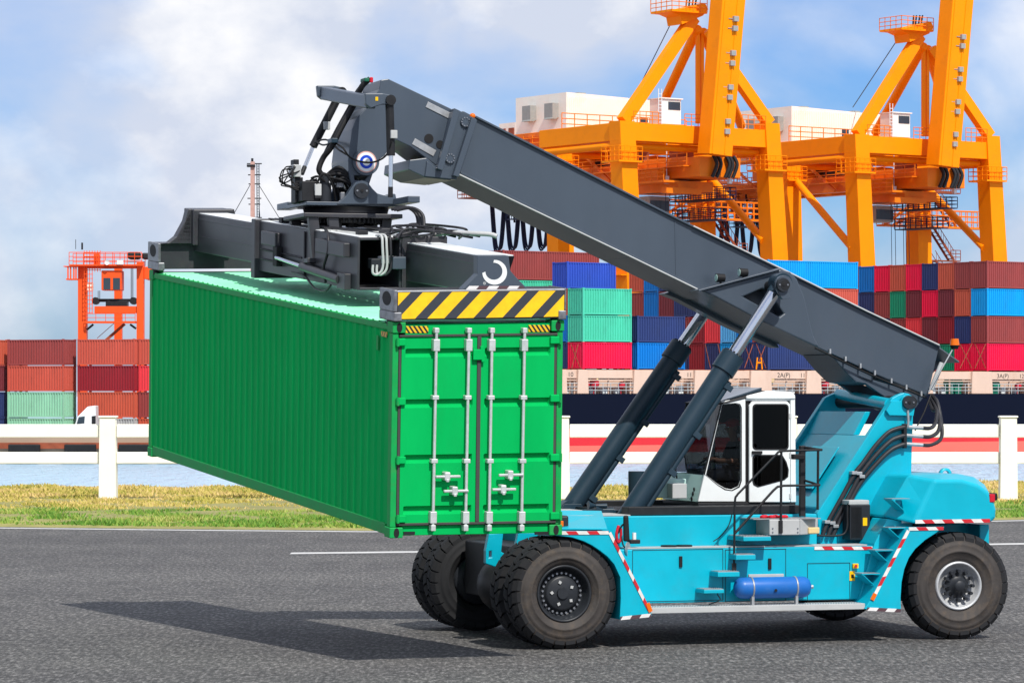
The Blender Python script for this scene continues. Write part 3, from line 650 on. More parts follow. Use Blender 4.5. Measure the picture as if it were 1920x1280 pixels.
# machinery house
ha = cx(1062, 173, 57); hb = cx(1062, 243, 57); hx = ha[0]; ztop = ha[2]; zbot = hb[2]
m_ = MB(); LN = 16.2
SF.plate(m_, [(hx, zbot), (hx + LN, zbot), (hx + LN, ztop - .45), (hx, ztop)], 57, 67.5, pix=False)
house = build(m_, 'machinery_house', 'housewhite', CR)
m_ = MB(); SF.box(m_, hx - .02, hx + 9, 67.5, 71, zbot - 1.6, ztop - 2.9); build(m_, 'house_annex', 'housewhite', house)
m_ = MB()
for k in range(54):
    x = hx + .15 + k * .3; SF.box(m_, x, x + .09, 56.93, 57.02, zbot + .05, ztop - .5)
build(m_, 'cladding_ribs', 'housewhite', house, kind='stuff')
m_ = MB(); SF.box(m_, hx - .2, hx + LN + .2, 56.7, 67.8, zbot - .5, zbot - .02); build(m_, 'house_floor', 'cranedark', CR)
for y in (58.6, 63.2):
    m_ = MB(); SF.box(m_, hx - .9, hx, y, y + 1.7, ztop - 2.9, ztop - 1.2); m_.hexa([SF.w(*p) for p in ((hx - 1.0, y, ztop - 3.1), (hx - .4, y, ztop - 3.1), (hx - .4, y + 1.7, ztop - 3.1), (hx - 1.0, y + 1.7, ztop - 3.1), (hx - .9, y, ztop - 2.9), (hx, y, ztop - 2.9), (hx, y + 1.7, ztop - 2.9), (hx - .9, y + 1.7, ztop - 2.9))]); build(m_, 'ventilator_hood', 'grille', house)
for y in (67.8, 69.6):
    m_ = MB(); SF.box(m_, hx - .12, hx - .03, y, y + 1.1, zbot - .9, zbot + .9); build(m_, 'louvre', 'rust', house)
for x in (hx + 8.2, hx + 11.0):
    m_ = MB(); SF.box(m_, x, x + 1.1, 56.9, 56.98, zbot + .9, zbot + 1.9); build(m_, 'house_window', 'window', house)
for xv in (hx + 2.5, hx + 11): m_ = MB(); SF.box(m_, xv, xv + 1.1, 58, 59, ztop - .4, ztop + .22 - (xv - hx) * .02); build(m_, 'roof_vent', 'grille', house)
m_ = MB(); SF.box(m_, hx - 2.4, hx + LN, 54.6, 56.6, zbot - .35, zbot - .2); SF.rail(m_, [(hx - 2.4, 54.6, zbot - .2), (hx + LN, 54.6, zbot - .2)], 1.9, .06, 1.9); SF.rail(m_, [(hx - 3, 56, zbot - 2.2), (hx - 3, 71, zbot - 2.2)], 1.8, .06, 1.9); SF.box(m_, hx - 3.2, hx - .2, 56, 71, zbot - 2.4, zbot - 2.2); build(m_, 'house_gallery', 'cranedark', CR)
m_ = MB(); SF.box(m_, hx + 1, hx + 14, 60, 66, zg + 1.0, zbot - .5); build(m_, 'house_support', 'cranedark', CR)
# white booth on the sill beam
a = cx(1235, 229, WN); b = cx(1271, 188, WN)
m_ = MB(); SF.box(m_, a[0], b[0], WN - .6, WN + 1.7, zb1 + .05, b[2]); booth = build(m_, 'booth', 'housewhite', CR, 0.05)
m_ = MB(); SF.box(m_, a[0] + .9, b[0] - .15, WN - .66, WN - .61, b[2] - 1.2, b[2] - .3); build(m_, 'booth_window', 'window', booth)
m_ = MB(); SF.box(m_, a[0] - .1, b[0] + .15, WN - .8, WN + 1.9, b[2], b[2] + .12); build(m_, 'booth_roof', 'housewhite', booth)
m_ = MB()
for k in range(2): m_.cyl(SF.w(a[0] - .55 + k * .45, WN - .7, zb1), SF.w(a[0] - .55 + k * .45, WN - .7, b[2] + 1.1), .05, n=5)
for k in range(9): z = zb1 + .4 * k + .2; m_.cyl(SF.w(a[0] - .55, WN - .7, z), SF.w(a[0] - .1, WN - .7, z), .04, n=5)
build(m_, 'booth_ladder', 'white', booth)
for xr0, xr1, hr in ((nl[0] + 1, a[0] - .7, 1.3), (b[0] + .3, b[0] + 3.2, 1.3), (nr[0] - 4.4, nr[0] - .9, 1.6)): m_ = MB(); SF.rail(m_, [(xr0, WN - .9, zb1), (xr1, WN - .9, zb1)], hr, .05, 1.0); build(m_, 'beam_railing', 'cranedark', CR)
# platforms round the legs, stairs, low gallery
for x, y, v, nm in ((nl[0], WN, 302, 0), (nr[0], WN, 306, 0), (fl[0], WL, 318, 0)):
    z = cx(1166 if y == WN else 1048, v, y)[2]; d = 1.65; m_ = MB()
    for q in ((x - d, x + d, y - d, y - 1.2), (x - d, x + d, y + 1.2, y + d), (x - d, x - 1.2, y - 1.19, y + 1.19), (x + 1.2, x + d, y - 1.19, y + 1.19)): SF.box(m_, *q, z - .2, z)
    SF.rail(m_, [(x - d, y - d, z), (x + d, y - d, z), (x + d, y + d, z), (x - d, y + d, z), (x - d, y - d, z)], 1.6, .045, .8); build(m_, 'leg_platform', 'crane', CR)
zg2 = cx(1316, 410, WL)[2]; xf = fr_[0]
m_ = MB(); SF.box(m_, xf - 8, xf + 9, WL - 2.6, WL - 1.2, zg2 - .25, zg2); SF.rail(m_, [(xf - 8, WL - 2.6, zg2), (xf + 9, WL - 2.6, zg2)], 2.0, .06, 1.0); SF.rail(m_, [(xf - 8, WL - 1.2, zg2), (xf + 9, WL - 1.2, zg2)], 2.0, .06, 1.0); build(m_, 'low_gallery', 'cranedark', CR)
zs = [zg - .4, zg2 + 4.4, zg2, zg2 - 4.2, zg2 - 8.6]; m_ = MB()
for i in range(len(zs) - 1):
    xa, xb2 = (xf + 1.6, xf + 5.2) if i % 2 == 0 else (xf + 2.0, xf + 5.6)
    p, q = ((xa, zs[i]), (xb2, zs[i + 1])) if i != 1 else ((xa, zs[i]), (xb2, zs[i + 1]))
    for y in (WL - 1.0, WL): m_.beam(SF.w(p[0], y, p[1]), SF.w(q[0], y, q[1]), .12, .3, SF.y); m_.cyl(SF.w(p[0], y, p[1] + 1.2), SF.w(q[0], y, q[1] + 1.2), .05, n=5)
    for k in range(9): f_ = (k + .5) / 9; x = p[0] + (q[0] - p[0]) * f_; z = p[1] + (q[1] - p[1]) * f_; SF.box(m_, x - .2, x + .2, WL - 1, WL, z - .04, z + .04); m_.cyl(SF.w(x, WL - 1, z), SF.w(x, WL - 1, z + 1.2), .035, n=4)
    SF.box(m_, xf + .9, xf + 6.2, WL - 1.1, WL + .1, zs[i + 1] - .15, zs[i + 1]); SF.rail(m_, [(xf + 4.6, WL - 1.1, zs[i + 1]), (xf + 6.2, WL - 1.1, zs[i + 1])], 1.3, .05, .8)
build(m_, 'stairway', 'rust', CR)
m_ = MB(); m_.beam(SF.w(xf - 7, WL - 1.6, zg2), SF.w(xf - 1, WL - 1.2, zg - 1.5), .3, .3); m_.beam(SF.w(xf - 5.5, WL - 1.6, zg2), SF.w(xf, WL - 1.2, zg - 2.5), .3, .3); build(m_, 'gallery_hanger', 'cranedark', CR)
# festoon loops under the back reach
xl = xg - 1.2
for k in range(4):
    y0 = 66.5 + k * 3.2; zt = zg - 1.2
    m_ = MB()
    for j in range(3):
        o_ = j * .22; m_.tube([SF.w(xl + o_, y0 + .1, zt), SF.w(xl + o_, y0 + .35, zt - 2.4), SF.w(xl + o_, y0 + .9, zt - 6.3 + o_ * .6), SF.w(xl + o_, y0 + 1.55, zt - 7.2 + o_), SF.w(xl + o_, y0 + 2.2, zt - 6.3 + o_ * .6), SF.w(xl + o_, y0 + 2.75, zt - 2.4), SF.w(xl + o_, y0 + 3.0, zt)], .12, 5)
    build(m_, 'festoon_cable', 'cable', CR)
m_ = MB(); SF.box(m_, xl - 2, xl + 2, 64, 81, zt - .1, zt + .15); SF.rail(m_, [(xl - 2, 64, zt), (xl - 2, 81, zt)], 1.4, .05, 1.4); build(m_, 'back_platform', 'cranedark', CR)
for du, y in ((1250, WN + 4), (1368, WN - .8)):
    a = cx(du, 268, y); b = cx(du, 330, y); m_ = MB(); m_.cyl(SF.w(*a), SF.w(*b), .06, n=5); SF.box(m_, b[0] - .22, b[0] + .22, y - .2, y + .2, b[2] - .9, b[2]); build(m_, 'limit_switch_rod', 'white', CR)
m_ = MB()
for k, du in enumerate((0, 8, 25, 30, 36)): a = cx(1248 + du, 400, WN + 7); m_.cyl(SF.w(a[0], WN + 7, zg - 2.6), SF.w(a[0] + .3, WN + 7, 12), .045, n=4)
build(m_, 'hoist_ropes', 'cable', CR)
rnd = random.Random(33)
for k in range(6):
    y0 = WN + 6 + k * 5.5; z = zg + rnd.uniform(.9, 1.3); m_ = MB(); x = xg + rnd.uniform(-3.2, 1.5); SF.box(m_, x, x + rnd.uniform(1.2, 2.6), y0, y0 + rnd.uniform(1.2, 3), z, z + rnd.uniform(.8, 1.6)); build(m_, 'winch_housing', rnd.choice(['cranedark', 'dark', 'rust']), CR, .05)
for k in range(5):
    y0 = WN + 8 + k * 7; m_ = MB(); s_ = -1 if k % 2 else 1
    m_.beam(SF.w(xg - 3.4, y0, zg - .9), SF.w(xg - 3.4, y0 + 5, zb0 - .2), .25, .3); build(m_, 'hanger_strut', 'cranedark', CR)
for dz_, y0, y1, x0_, x1_ in ((-2.6, 60, 72, -5.5, -2.5), (-4.6, 61, 70, -5, -2.0), (-1.6, 70, 80, -5.5, -2.5), (-3.2, WN + 3, WN + 12, 3.2, 6.0), (-5.6, WN + 4, WN + 11, 2.8, 5.4)):
    m_ = MB(); SF.box(m_, xg + x0_, xg + x1_, y0, y1, zg + dz_ - .12, zg + dz_); SF.rail(m_, [(xg + x0_, y0, zg + dz_), (xg + x1_, y0, zg + dz_), (xg + x1_, y1, zg + dz_), (xg + x0_, y1, zg + dz_), (xg + x0_, y0, zg + dz_)], 1.3, .05, 1.0); build(m_, 'machinery_platform', 'cable' if dz_ < -3 else 'rust', CR)
for k in range(4):
    m_ = MB(); y0 = 62 + k * 2.6; m_.beam(SF.w(xg - 4, y0, zg - 5), SF.w(xg - 3.2, y0 + 1.6, zg - .5), .22, .22); build(m_, 'platform_brace', 'dark', CR)
for x_, y_ in ((nl[0], WN), (nr[0], WN), (fl[0], WL), (fr_[0], WL)):
    for zj in (8, 17): m_ = MB(); SF.box(m_, x_ + 0.2 - 1.15, x_ + 0.2 + 1.15, y_ - 1.12, y_ + 1.12, zj, zj + .12); build(m_, 'leg_joint', 'crane', CR)
# the second crane farther along the quay
dx = cx(1607, 250, WN)[0] - cx(1168, 236, WN)[0]
CR2 = CR.copy(); COL.objects.link(CR2); CR2.location = CR.location + SF.x * dx; CR2['label'] = 'yellow quay crane with raised boom, the right one nearer the picture edge'
def copy_children(src, dst):
    for ch in list(src.children):
        c = ch.copy(); COL.objects.link(c); c.parent = dst; copy_children(ch, c)
copy_children(CR, CR2)

# ------------------------------------------------------------------ far quay on the left with stacked containers, crane, truck and mast
QF = Frame(0, 330, 0)
m_ = MB(); QF.box(m_, -160, -14, 0, 160, -4, -1.3); quay = build(m_, 'quay_apron', 'concrete', kind='structure')
m_ = MB(); QF.box(m_, -160, -14, 0.02, 1.2, -1.3, -.35); build(m_, 'parapet', 'concrete', quay)
m_ = MB(); QF.box(m_, -160, -14, -.25, 0, -1.55, -.98); build(m_, 'rubbing_strake', 'rust', quay)
for u in (45, 150, 252, 330):
    a = QF.px(u, 840, -.8); m_ = MB(); QF.box(m_, a[0] - 1.5, a[0] + 1.5, -.9, -.26, -2.2, -1.12); build(m_, 'quay_fender', 'black', quay, 0.1)
LF = Frame(-44, 343, -24)
def lstack(u_r, y, tiers, block, L=6.5, th=2.6, z0=-1.3):
    x = LF.px(u_r, 700, y)[0]
    for t_, c in enumerate(tiers):
        put_container(LF, x - L, y, z0 + t_ * th, L, 2.44, th, c, f'{CN[c]} container, {ORD[t_]} tier of the {block}', 'containers stacked on the left quay')
lstack(119, 0, ['paleg', 'paleg', 'rust', 'brown'], 'stack nearest the left picture edge')
lstack(252, 1.0, ['grey', 'orange', 'darkred', 'rust'], 'stack below the red-orange crane')
lstack(368, 1.6, ['orange', 'brown', 'red', 'rust'], 'stack half hidden by the green container')
lstack(-10, -1.0, ['navy', 'navy', 'maroon', 'orange'], 'stack cut off by the left picture edge')
lstack(30, 34, ['navy', 'maroon', 'navy', 'brown'], 'far stack peeking over at the left edge', th=2.6, z0=-1.3)
# red-orange yard crane
RF = Frame(0, 420, 0)
rt = thing('yard_crane', 'red-orange rubber-tyred yard crane behind the stacked containers at left', 'crane', RF.w(RF.px(200, 600, 0)[0], 0, -1.3))
def rbox(nm, u0, v0, u1, v1, y0, y1, mt='rtg', bev=.03, base=False, par=None):
    m_ = MB(); a = RF.px(u0, v1, y0); b = RF.px(u1, v0, y0); RF.box(m_, a[0], b[0], y0, y1, -1.3 if base else a[2], b[2]); return build(m_, nm, mt, par or rt, bev)
rbox('leg', 146, 497, 162, 640, 0, 1.4, base=True); rbox('leg', 256, 491, 269, 640, 0, 1.4, base=True); rbox('leg', 214, 500, 228, 640, 12, 13.2, base=True); rbox('leg', 318, 523, 331, 640, 12, 13.2, base=True)
rbox('top_beam', 163, 497, 255, 503, .1, 1.3); rbox('end_beam', 270, 500, 284, 523, .3, 13, 'rtg')
rbox('end_beam', 284.2, 511, 331, 523, .3, 13, 'rtg')
rbox('lower_beam', 177, 574, 255, 587, .2, 1.2); rbox('spreader_bar', 174, 560, 255, 566, .6, 1.0, 'dark'); rbox('trolley_housing', 198, 564, 238, 574, .4, 2.4, 'dark')
cb = rbox('cabin', 190, 507, 228, 544, -.6, 2.0, bev=.08)
for u0, u1 in ((194, 207), (212, 225)): rbox('cabin_window', u0, 521, u1, 543, -.66, -.61, 'window', 0, par=cb)
for u in (179, 250):
    a = RF.px(u, 564, .2); m_ = MB(); m_.cyl(RF.w(a[0], .1, a[2]), RF.w(a[0], 1.1, a[2]), .45, n=16); build(m_, 'rope_sheave', 'dark', rt)
m_ = MB(); z = RF.px(200, 606, 0)[2]; a = RF.px(163, 606, 0)[0]; b = RF.px(255, 606, 0)[0]; RF.box(m_, a, b, -.9, .6, z, z + .25); RF.rail(m_, [(a, -.9, z + .2), (b, -.9, z + .2)], .95, .04, 1.2, 2); build(m_, 'walkway', 'rtg', rt)
m_ = MB(); z = RF.px(200, 497, 0)[2]; a = RF.px(132, 497, 0)[0]; b = RF.px(268, 497, 0)[0]; RF.box(m_, a, b, -1.2, 2.6, z - .12, z + .05); RF.rail(m_, [(a, -1.2, z), (b, -1.2, z)], 1.5, .045, .9); RF.rail(m_, [(a, 2.6, z), (b, 2.6, z)], 1.5, .045, 1.2); build(m_, 'top_gallery', 'rtg', rt)
m_ = MB()
for u in (158, 163, 168, 173, 178, 183, 188): a = RF.px(u, 480, -.6); m_.cyl(RF.w(a[0], -.7, RF.px(u, 470, 0)[2]), RF.w(a[0], -.7, RF.px(u, 588 if u < 178 else 510, 0)[2]), .045, n=5)
for v in range(474, 590, 8):
    a = RF.px(158, v, -.7); b = RF.px(188 if v < 512 else 174, v, -.7); m_.cyl(RF.w(a[0], -.7, a[2]), RF.w(b[0], -.7, b[2]), .04, n=5)
build(m_, 'ladder_cage', 'rtg', rt)
m_ = MB(); z0, z1 = RF.px(130, 525, 0)[2], RF.px(130, 499, 0)[2]; a = RF.px(121, 500, 0)[0]; b = RF.px(147, 500, 0)[0]; RF.box(m_, a, b, -1, 1, z1 - .1, z1); RF.box(m_, a + .3, b, -1, 1, z0, z0 + .15)
for u in (129, 134, 140, 144): x = RF.px(u, 500, 0)[0]; RF.box(m_, x - .08, x + .08, -.9, -.7, z0, z1)
build(m_, 'side_bracket', 'rtg', rt)
rbox('motor', 239, 472, 262, 486, .2, 2, 'dark', .25); rbox('motor', 266, 474, 280, 486, .4, 2, 'dark', .2); rbox('control_box', 176, 476, 186, 496, 0, 1, 'rtg'); rbox('air_unit', 219, 488, 231, 496, -1.35, -1.22, 'white'); rbox('switch_box', 163, 530, 174, 544, -.6, .2, 'housewhite')
a = RF.px(201, 492, -1.3); m_ = MB(); m_.lathe(RF.w(a[0], -1.35, a[2]), (0, -1, 0), [(0.01, 0), (.2, .03), (.3, .1)], 16); build(m_, 'dish', 'white', rt)
m_ = MB(); p = RF.P(183, 612, 3); q = RF.P(236, 606, 3); 
for dy in (2.4, 3.4): m_.beam(RF.P(196, 640, dy), RF.P(234, 607, dy), .15, .35, (0, 1, 0)); m_.cyl(RF.P(182, 634, dy), RF.P(216, 604, dy), .04, n=5)
build(m_, 'stair', 'rust', rt)
m_ = MB(); m_.cyl(RF.P(154, 468, 0), RF.P(154, 455, 0), .12, n=6); m_.cyl(RF.P(142, 467, 0), RF.P(142, 449, 0), .04, n=5); build(m_, 'antenna', 'dark', rt)
m_ = MB()
for u in (246, 249): m_.cyl(RF.P(u, 503, .7), RF.P(u, 560, .7), .05, n=5)
for u in (184, 187): m_.cyl(RF.P(u, 545, .7), RF.P(u, 560, .7), .04, n=5)
build(m_, 'hoist_rope', 'dark', rt)
for u0, v0, u1, v1 in ((163, 618, 175, 608), (244, 608, 255, 616)): m_ = MB(); m_.beam(RF.P(u0, v0, 0), RF.P(u1, v1, 0), .2, .25, (0, 1, 0)); build(m_, 'knee_brace', 'dark', rt)
# mast
TF = Frame(0, 420, 0)
a = TF.px(473, 300, 0); b = TF.px(480, 410, 0)
ma_ = thing('mast', 'pinkish grey radio mast with ladder and stays rising behind the spreader', 'mast', TF.w(a[0], 0, -1))
m_ = MB(); TF.box(m_, a[0] - .22, a[0] + .28, 0, .5, -1, TF.px(473, 303, 0)[2]); build(m_, 'column', mat('pink grey mast paint', (186, 150, 140), .5), ma_)
m_ = MB()
for u in (481.5, 485.5): m_.cyl(TF.P(u, 308, .2), TF.P(u + .8, 470, .2), .06, n=5)
for v in range(312, 470, 5): m_.cyl(TF.P(481.5, v, .2), TF.P(486, v, .2), .035, n=4)
build(m_, 'ladder', 'cyl', ma_)
for v, u0, u1 in ((307, 463, 491), (328, 465, 489), (345, 466, 488), (372, 464, 490), (383, 466, 488), (408, 462, 491), (430, 464, 490)): m_ = MB(); m_.cyl(TF.P(u0, v, .2), TF.P(u1, v, .2), .07, n=5); build(m_, 'crossarm', 'dark', ma_)
m_ = MB(); TF.box(m_, TF.px(463, 310, 0)[0], TF.px(478, 310, 0)[0], -.3, .8, TF.px(463, 313, 0)[2], TF.px(463, 309, 0)[2]); m_.cyl(TF.P(473, 303, .2), TF.P(473, 297, .2), .15, n=6); build(m_, 'top_platform', 'dark', ma_)
m_ = MB()
for u0, v0, u1, v1 in ((470, 345, 425, 425), (486, 348, 540, 435), (485, 375, 492, 470), (470, 430, 440, 480), (486, 430, 520, 500)): m_.cyl(TF.P(u0, v0, .2), TF.P(u1, v1, .2), .05, n=4)
build(m_, 'stay_wires', 'dark', ma_)
# white truck on the far quay
KF = Frame(0, 334, 0)
a = KF.px(141, 800, 0); b = KF.px(180, 761, 0)
tk = thing('semi_truck', 'white truck cab with roof deflector parked before the left container stacks', 'truck', KF.w((a[0] + b[0]) / 2, 1, -1.3))
kz = lambda v: KF.px(0, v, 0)[2]
m_ = MB(); KF.plate(m_, [(140, 832), (140, 797), (145, 781), (151, 775), (164, 762), (179, 760), (181, 832)], 0, 2.4); tc_ = build(m_, 'cab', 'white', tk, .08)
m_ = MB(); KF.plate(m_, [(143.5, 795), (147.5, 781.5), (159, 780), (158, 793)], -.03, .0); build(m_, 'side_window', 'window', tc_)
m_ = MB(); KF.plate(m_, [(172, 780), (179.5, 779), (179.5, 794), (172, 795)], -.03, .0); build(m_, 'rear_fairing', 'dark', tc_)
m_ = MB(); KF.box(m_, b[0], b[0] + 9, .2, 2.2, kz(832) + .8, kz(832) + 1.1); build(m_, 'trailer_frame', 'dark', tk)
for x in (a[0] + .8, b[0] + 1.2, b[0] + 7.5):
    for y in (0.0, 2.0): m_ = MB(); m_.cyl(KF.w(x, y, -.8), KF.w(x, y + .4, -.8), .5, n=18); build(m_, 'wheel', 'tyre', tk)

# ------------------------------------------------------------------ reach stacker
MF = Frame(.766, 49.80, 18.0)
RS = thing('reach_stacker', 'turquoise reach stacker with slate grey boom holding up the green container', 'reach stacker', MF.w(3.1, 2.6, 0), MF.a)
def mpl(nm, pts, b0, b1, mt='teal', holes=(), par=None, bev=0.012, label=None):
    m_ = MB(); MF.plate(m_, pts, b0, b1, holes); return build(m_, nm, mt, par or RS, bev, label)
def mbx(nm, u0, v0, u1, v1, b0, b1, mt='teal', par=None, bev=0.012):
    m_ = MB(); MF.pbox(m_, u0, v0, u1, v1, b0, b1); return build(m_, nm, mt, par or RS, bev)
def mtube(nm, pts, r, mt='hose', par=None, n=8, spline=True):
    return build(MB().tube([MF.P(*p) for p in pts], r, n, spline), nm, mt, par or RS)
def mcyl(nm, p, q, r, mt, par=None, n=24, r1=None, bev=0.0):
    return build(MB().cyl(MF.P(*p), MF.P(*q), r, r1, n), nm, mt, par or RS, bev)
def mtape(pts, wid, b, mt='tape', par=None):
    for i in range(len(pts) - 1):
        p = MF.px(*pts[i], b); q = MF.px(*pts[i + 1], b)
        m_ = MB(); MF.strip(m_, (p[0], p[2]), (q[0], q[2]), wid, b); build(m_, 'warning_tape', mt, par or RS)
CB = 2.6                                   # centre plane of the machine

def wheel(a, b, inward, front, dark=False, turn=0.0):
    """b: outer face; inward=+1 when the tyre extends away from the camera"""
    Rr, Wt = 0.80, 0.50
    c = MF.w(a, b + inward * Wt / 2, Rr); ax = (MF.y * -inward)
    if turn: ax = Matrix.Rotation(R_(turn), 3, 'Z') @ ax
    ax = ax.normalized(); e1 = Vector((0, 0, 1)); e2 = ax.cross(e1)
    pol = lambda r, th, h: c + ax * h + (e1 * math.cos(th) + e2 * math.sin(th)) * r
    hw = Wt / 2
    rim_r = 0.405 if front else 0.36
    m_ = MB()
    if front:
        prof = [(rim_r, hw - .07), (rim_r + .012, hw - .045), (rim_r - .01, hw - .03), (rim_r - .03, hw - .05), (rim_r - .045, hw - .12), (.33, hw - .17), (.325, hw - .20), (.262, hw - .205), (.255, hw - .15), (.22, hw - .13), (.0, hw - .125)]
    else:
        prof = [(rim_r + .01, hw - .06), (rim_r, hw - .02), (rim_r - .025, hw - .015), (rim_r - .035, hw - .05), (.295, hw - .075), (.285, hw - .13), (.0, hw - .15)]
    m_.lathe(c, ax, prof, 64)
    m_.lathe(c, ax, [(rim_r, hw - .08), (rim_r - .02, -hw + .06), (.2, -hw + .07), (0, -hw + .08)], 40)
    root = build(m_, 'wheel', 'rimdark' if front else 'rimsilver', RS)
    m_ = MB()   # tyre carcass: sidewalls
    side = [(rim_r - .005, hw - .10), (rim_r + .02, hw - .035), (rim_r + .06, hw - .012), (.50, hw + .006), (.505, hw + .014), (.53, hw + .016), (.535, hw + .010), (.60, hw + .014), (.64, hw + .010), (.645, hw + .002), (.67, hw + .004), (.70, hw - .012), (.712, hw - .016), (.722, hw - .020), (.745, hw - .035)]
    back = [(r, -h) for r, h in side[::-1]]
    m_.lathe(c, ax, side, 72); m_.lathe(c, ax, back, 72)
    sw = build(m_, 'sidewall', 'tyrewall' if not dark else 'tyre', root)
    m_ = MB()
    m_.lathe(c, ax, [(.74, hw - .035), (.762, hw - .075), (.765, 0), (.762, -hw + .075), (.74, -hw + .035)], 72)
    N = 27
    for sd in (1, -1):
        for k in range(N):
            t0 = 2 * math.pi * (k + (0.5 if sd < 0 else 0)) / N; wd_ = 2 * math.pi / N
            prof_ = [(0.0, .40, .795), (.34, .34, .80), (.75, .06, .795), (1.0, -.02, .735)]      # across, lag, radius
            vs = []
            for f_, lag, r in prof_:
                h = sd * (.012 + (hw - .012 + .004) * f_)
                for dt in (-.41, .41): vs += [pol(r, t0 + wd_ * (lag + dt), h), pol(r - .055, t0 + wd_ * (lag + dt * 1.08), h)]
            fs = []
            for i in range(3):
                o = i * 4; fs += [(o, o + 2, o + 6, o + 4), (o, o + 4, o + 5, o + 1), (o + 2, o + 3, o + 7, o + 6)]
            fs += [(0, 1, 3, 2), (12, 14, 15, 13)]
            m_.add(vs, fs)
    build(m_, 'tread', 'tyre', root)
    m_ = MB()
    if front:
        for k in range(26):
            th = 2 * math.pi * k / 26; m_.cyl(pol(.29, th, hw - .21), pol(.29, th, hw - .165), .017, n=8)
        build(m_, 'bolt_ring', 'bolt', root, kind='stuff')
        for k in range(5):
            th = 2 * math.pi * k / 5 + .25; m_ = MB(); q = [pol(.135, th, hw - .122), pol(.165, th + .17, hw - .122), pol(.195, th, hw - .122), pol(.165, th - .17, hw - .122)]
            m_.add(q + [p + ax * .012 for p in q], [(3, 2, 1, 0), (4, 5, 6, 7), (0, 1, 5, 4), (1, 2, 6, 5), (2, 3, 7, 6), (3, 0, 4, 7)]); build(m_, 'hub_plate', 'lgrey', root)
        m_ = MB(); m_.cyl(pol(0, 0, hw - .13), pol(0, 0, hw - .10), .09, .08, 20); build(m_, 'hub_cap', 'rimdark', root)
    else:
        for k in range(12):
            th = 2 * math.pi * k / 12; m_.cyl(pol(.222, th, hw - .10), pol(.222, th, hw - .005), .026, n=8)
            q = [pol(.12, th - .09, hw - .09), pol(.25, th - .07, hw - .09), pol(.25, th + .07, hw - .09), pol(.12, th + .09, hw - .09)]
            m_.add(q + [p + ax * .035 for p in q], [(3, 2, 1, 0), (4, 5, 6, 7), (0, 1, 5, 4), (1, 2, 6, 5), (2, 3, 7, 6), (3, 0, 4, 7)])
        build(m_, 'wheel_studs', 'rimdark', root, kind='stuff')
        m_ = MB(); m_.lathe(c, ax, [(.19, hw - .14), (.17, hw - .09), (.135, hw - .05), (.10, hw - .04), (.085, hw + .02), (.07, hw + .035), (0.0, hw + .036)], 32); build(m_, 'hub', 'rimdark', root)
    return root
AR = MF.px(1800, 1198, .125)[0]
wheel(0, 0, 1, True); wheel(0, .64, 1, True, True)
wheel(0, 5.2, -1, True, True); wheel(0, 4.56, -1, True, True)
wheel(AR, .10, 1, False, turn=-4); wheel(AR, 5.1, -1, False, True, turn=-4)
m_ = MB(); m_.cyl(MF.w(0, .3, .8), MF.w(0, 4.9, .8), .26, n=20); m_.ball(MF.w(0, CB, .8), .5, 20, (1, 1.2, .9)); build(m_, 'front_axle', 'dark', RS)
m_ = MB(); m_.cyl(MF.w(AR, .4, .8), MF.w(AR, 4.8, .8), .22, n=20); MF.box(m_, AR - .3, AR + .3, 1.2, 4.0, .5, 1.15); build(m_, 'steer_axle', 'dark', RS)

# chassis
lo = MF.px(1150, 1132, .45); hi = MF.px(1672, 1022, .45)
m_ = MB(); MF.box(m_, lo[0], hi[0], .45, 4.75, lo[2], hi[2]); chassis = build(m_, 'chassis', 'teal', RS, .015)
ZL = hi[2]
up0 = MF.px(1062, 1030, .85); up1 = MF.px(1532, 963, .85)
m_ = MB(); MF.box(m_, up0[0], up1[0], .85, 4.35, up0[2] - .3, up1[2]); build(m_, 'upper_frame', 'teal', RS, .015)
ZU = up1[2]
m_ = MB(); MF.box(m_, lo[0] + .2, hi[0] - .4, .455, .84, ZL + .004, ZL + .02); build(m_, 'deck_plate', 'lgrey', RS)
m_ = MB(); MF.box(m_, up0[0] + .0, up0[0] + 1.0, .86, 4.3, ZU + .004, ZU + .02); build(m_, 'front_deck_plate', 'lgrey', RS)
a0 = MF.px(1178, 960, .95)[0]; a1 = MF.px(1502, 960, .95)[0]
for b in (.95, 3.9): m_ = MB(); MF.box(m_, a0, a1, b, b + .3, ZU + .004, ZU + .13); build(m_, 'cab_slide_rail', 'dark', RS, .01)
m_ = MB(); MF.box(m_, a0 + .1, a1 - .1, 1.26, 3.89, ZU + .004, ZU + .05); build(m_, 'slide_deck', 'black', RS)
m_ = MB(); MF.box(m_, -.30, .50, 1.45, 3.9, .60, 1.42); build(m_, 'axle_beam', 'dark', RS, .02)
mpl('axle_bracket', [(917, 1000), (944, 998), (940, 1034), (952, 1040), (940, 1066), (911, 1056), (911, 1032)], 1.62, 1.74, 'teal', holes=[[(917, 1033), (922, 1032), (922, 1044), (917, 1045)]])
mpl('axle_bracket', [(972, 998), (1012, 998), (1004, 1012), (982, 1022), (966, 1030)], 1.50, 1.61, 'teal')
# walkway along the sill
m_ = MB(); a0 = MF.px(1166, 1140, .02)[0]; a1 = MF.px(1622, 1140, .02)[0]; z0, z1 = MF.px(1400, 1146, .02)[2], MF.px(1400, 1135, .02)[2]
MF.box(m_, a0, a1, .02, .449, z0, z1); build(m_, 'side_walkway', 'lgrey', RS, .006)
m_ = MB()
for k in range(90):
    x = a0 + .06 + (a1 - a0 - .1) * k / 90
    for j in range(4): m_.beam(MF.w(x, .06 + j * .1, z1 + .003), MF.w(x + .035, .10 + j * .1, z1 + .003), .010, .006)
build(m_, 'tread_pattern', 'steel', RS, kind='stuff')
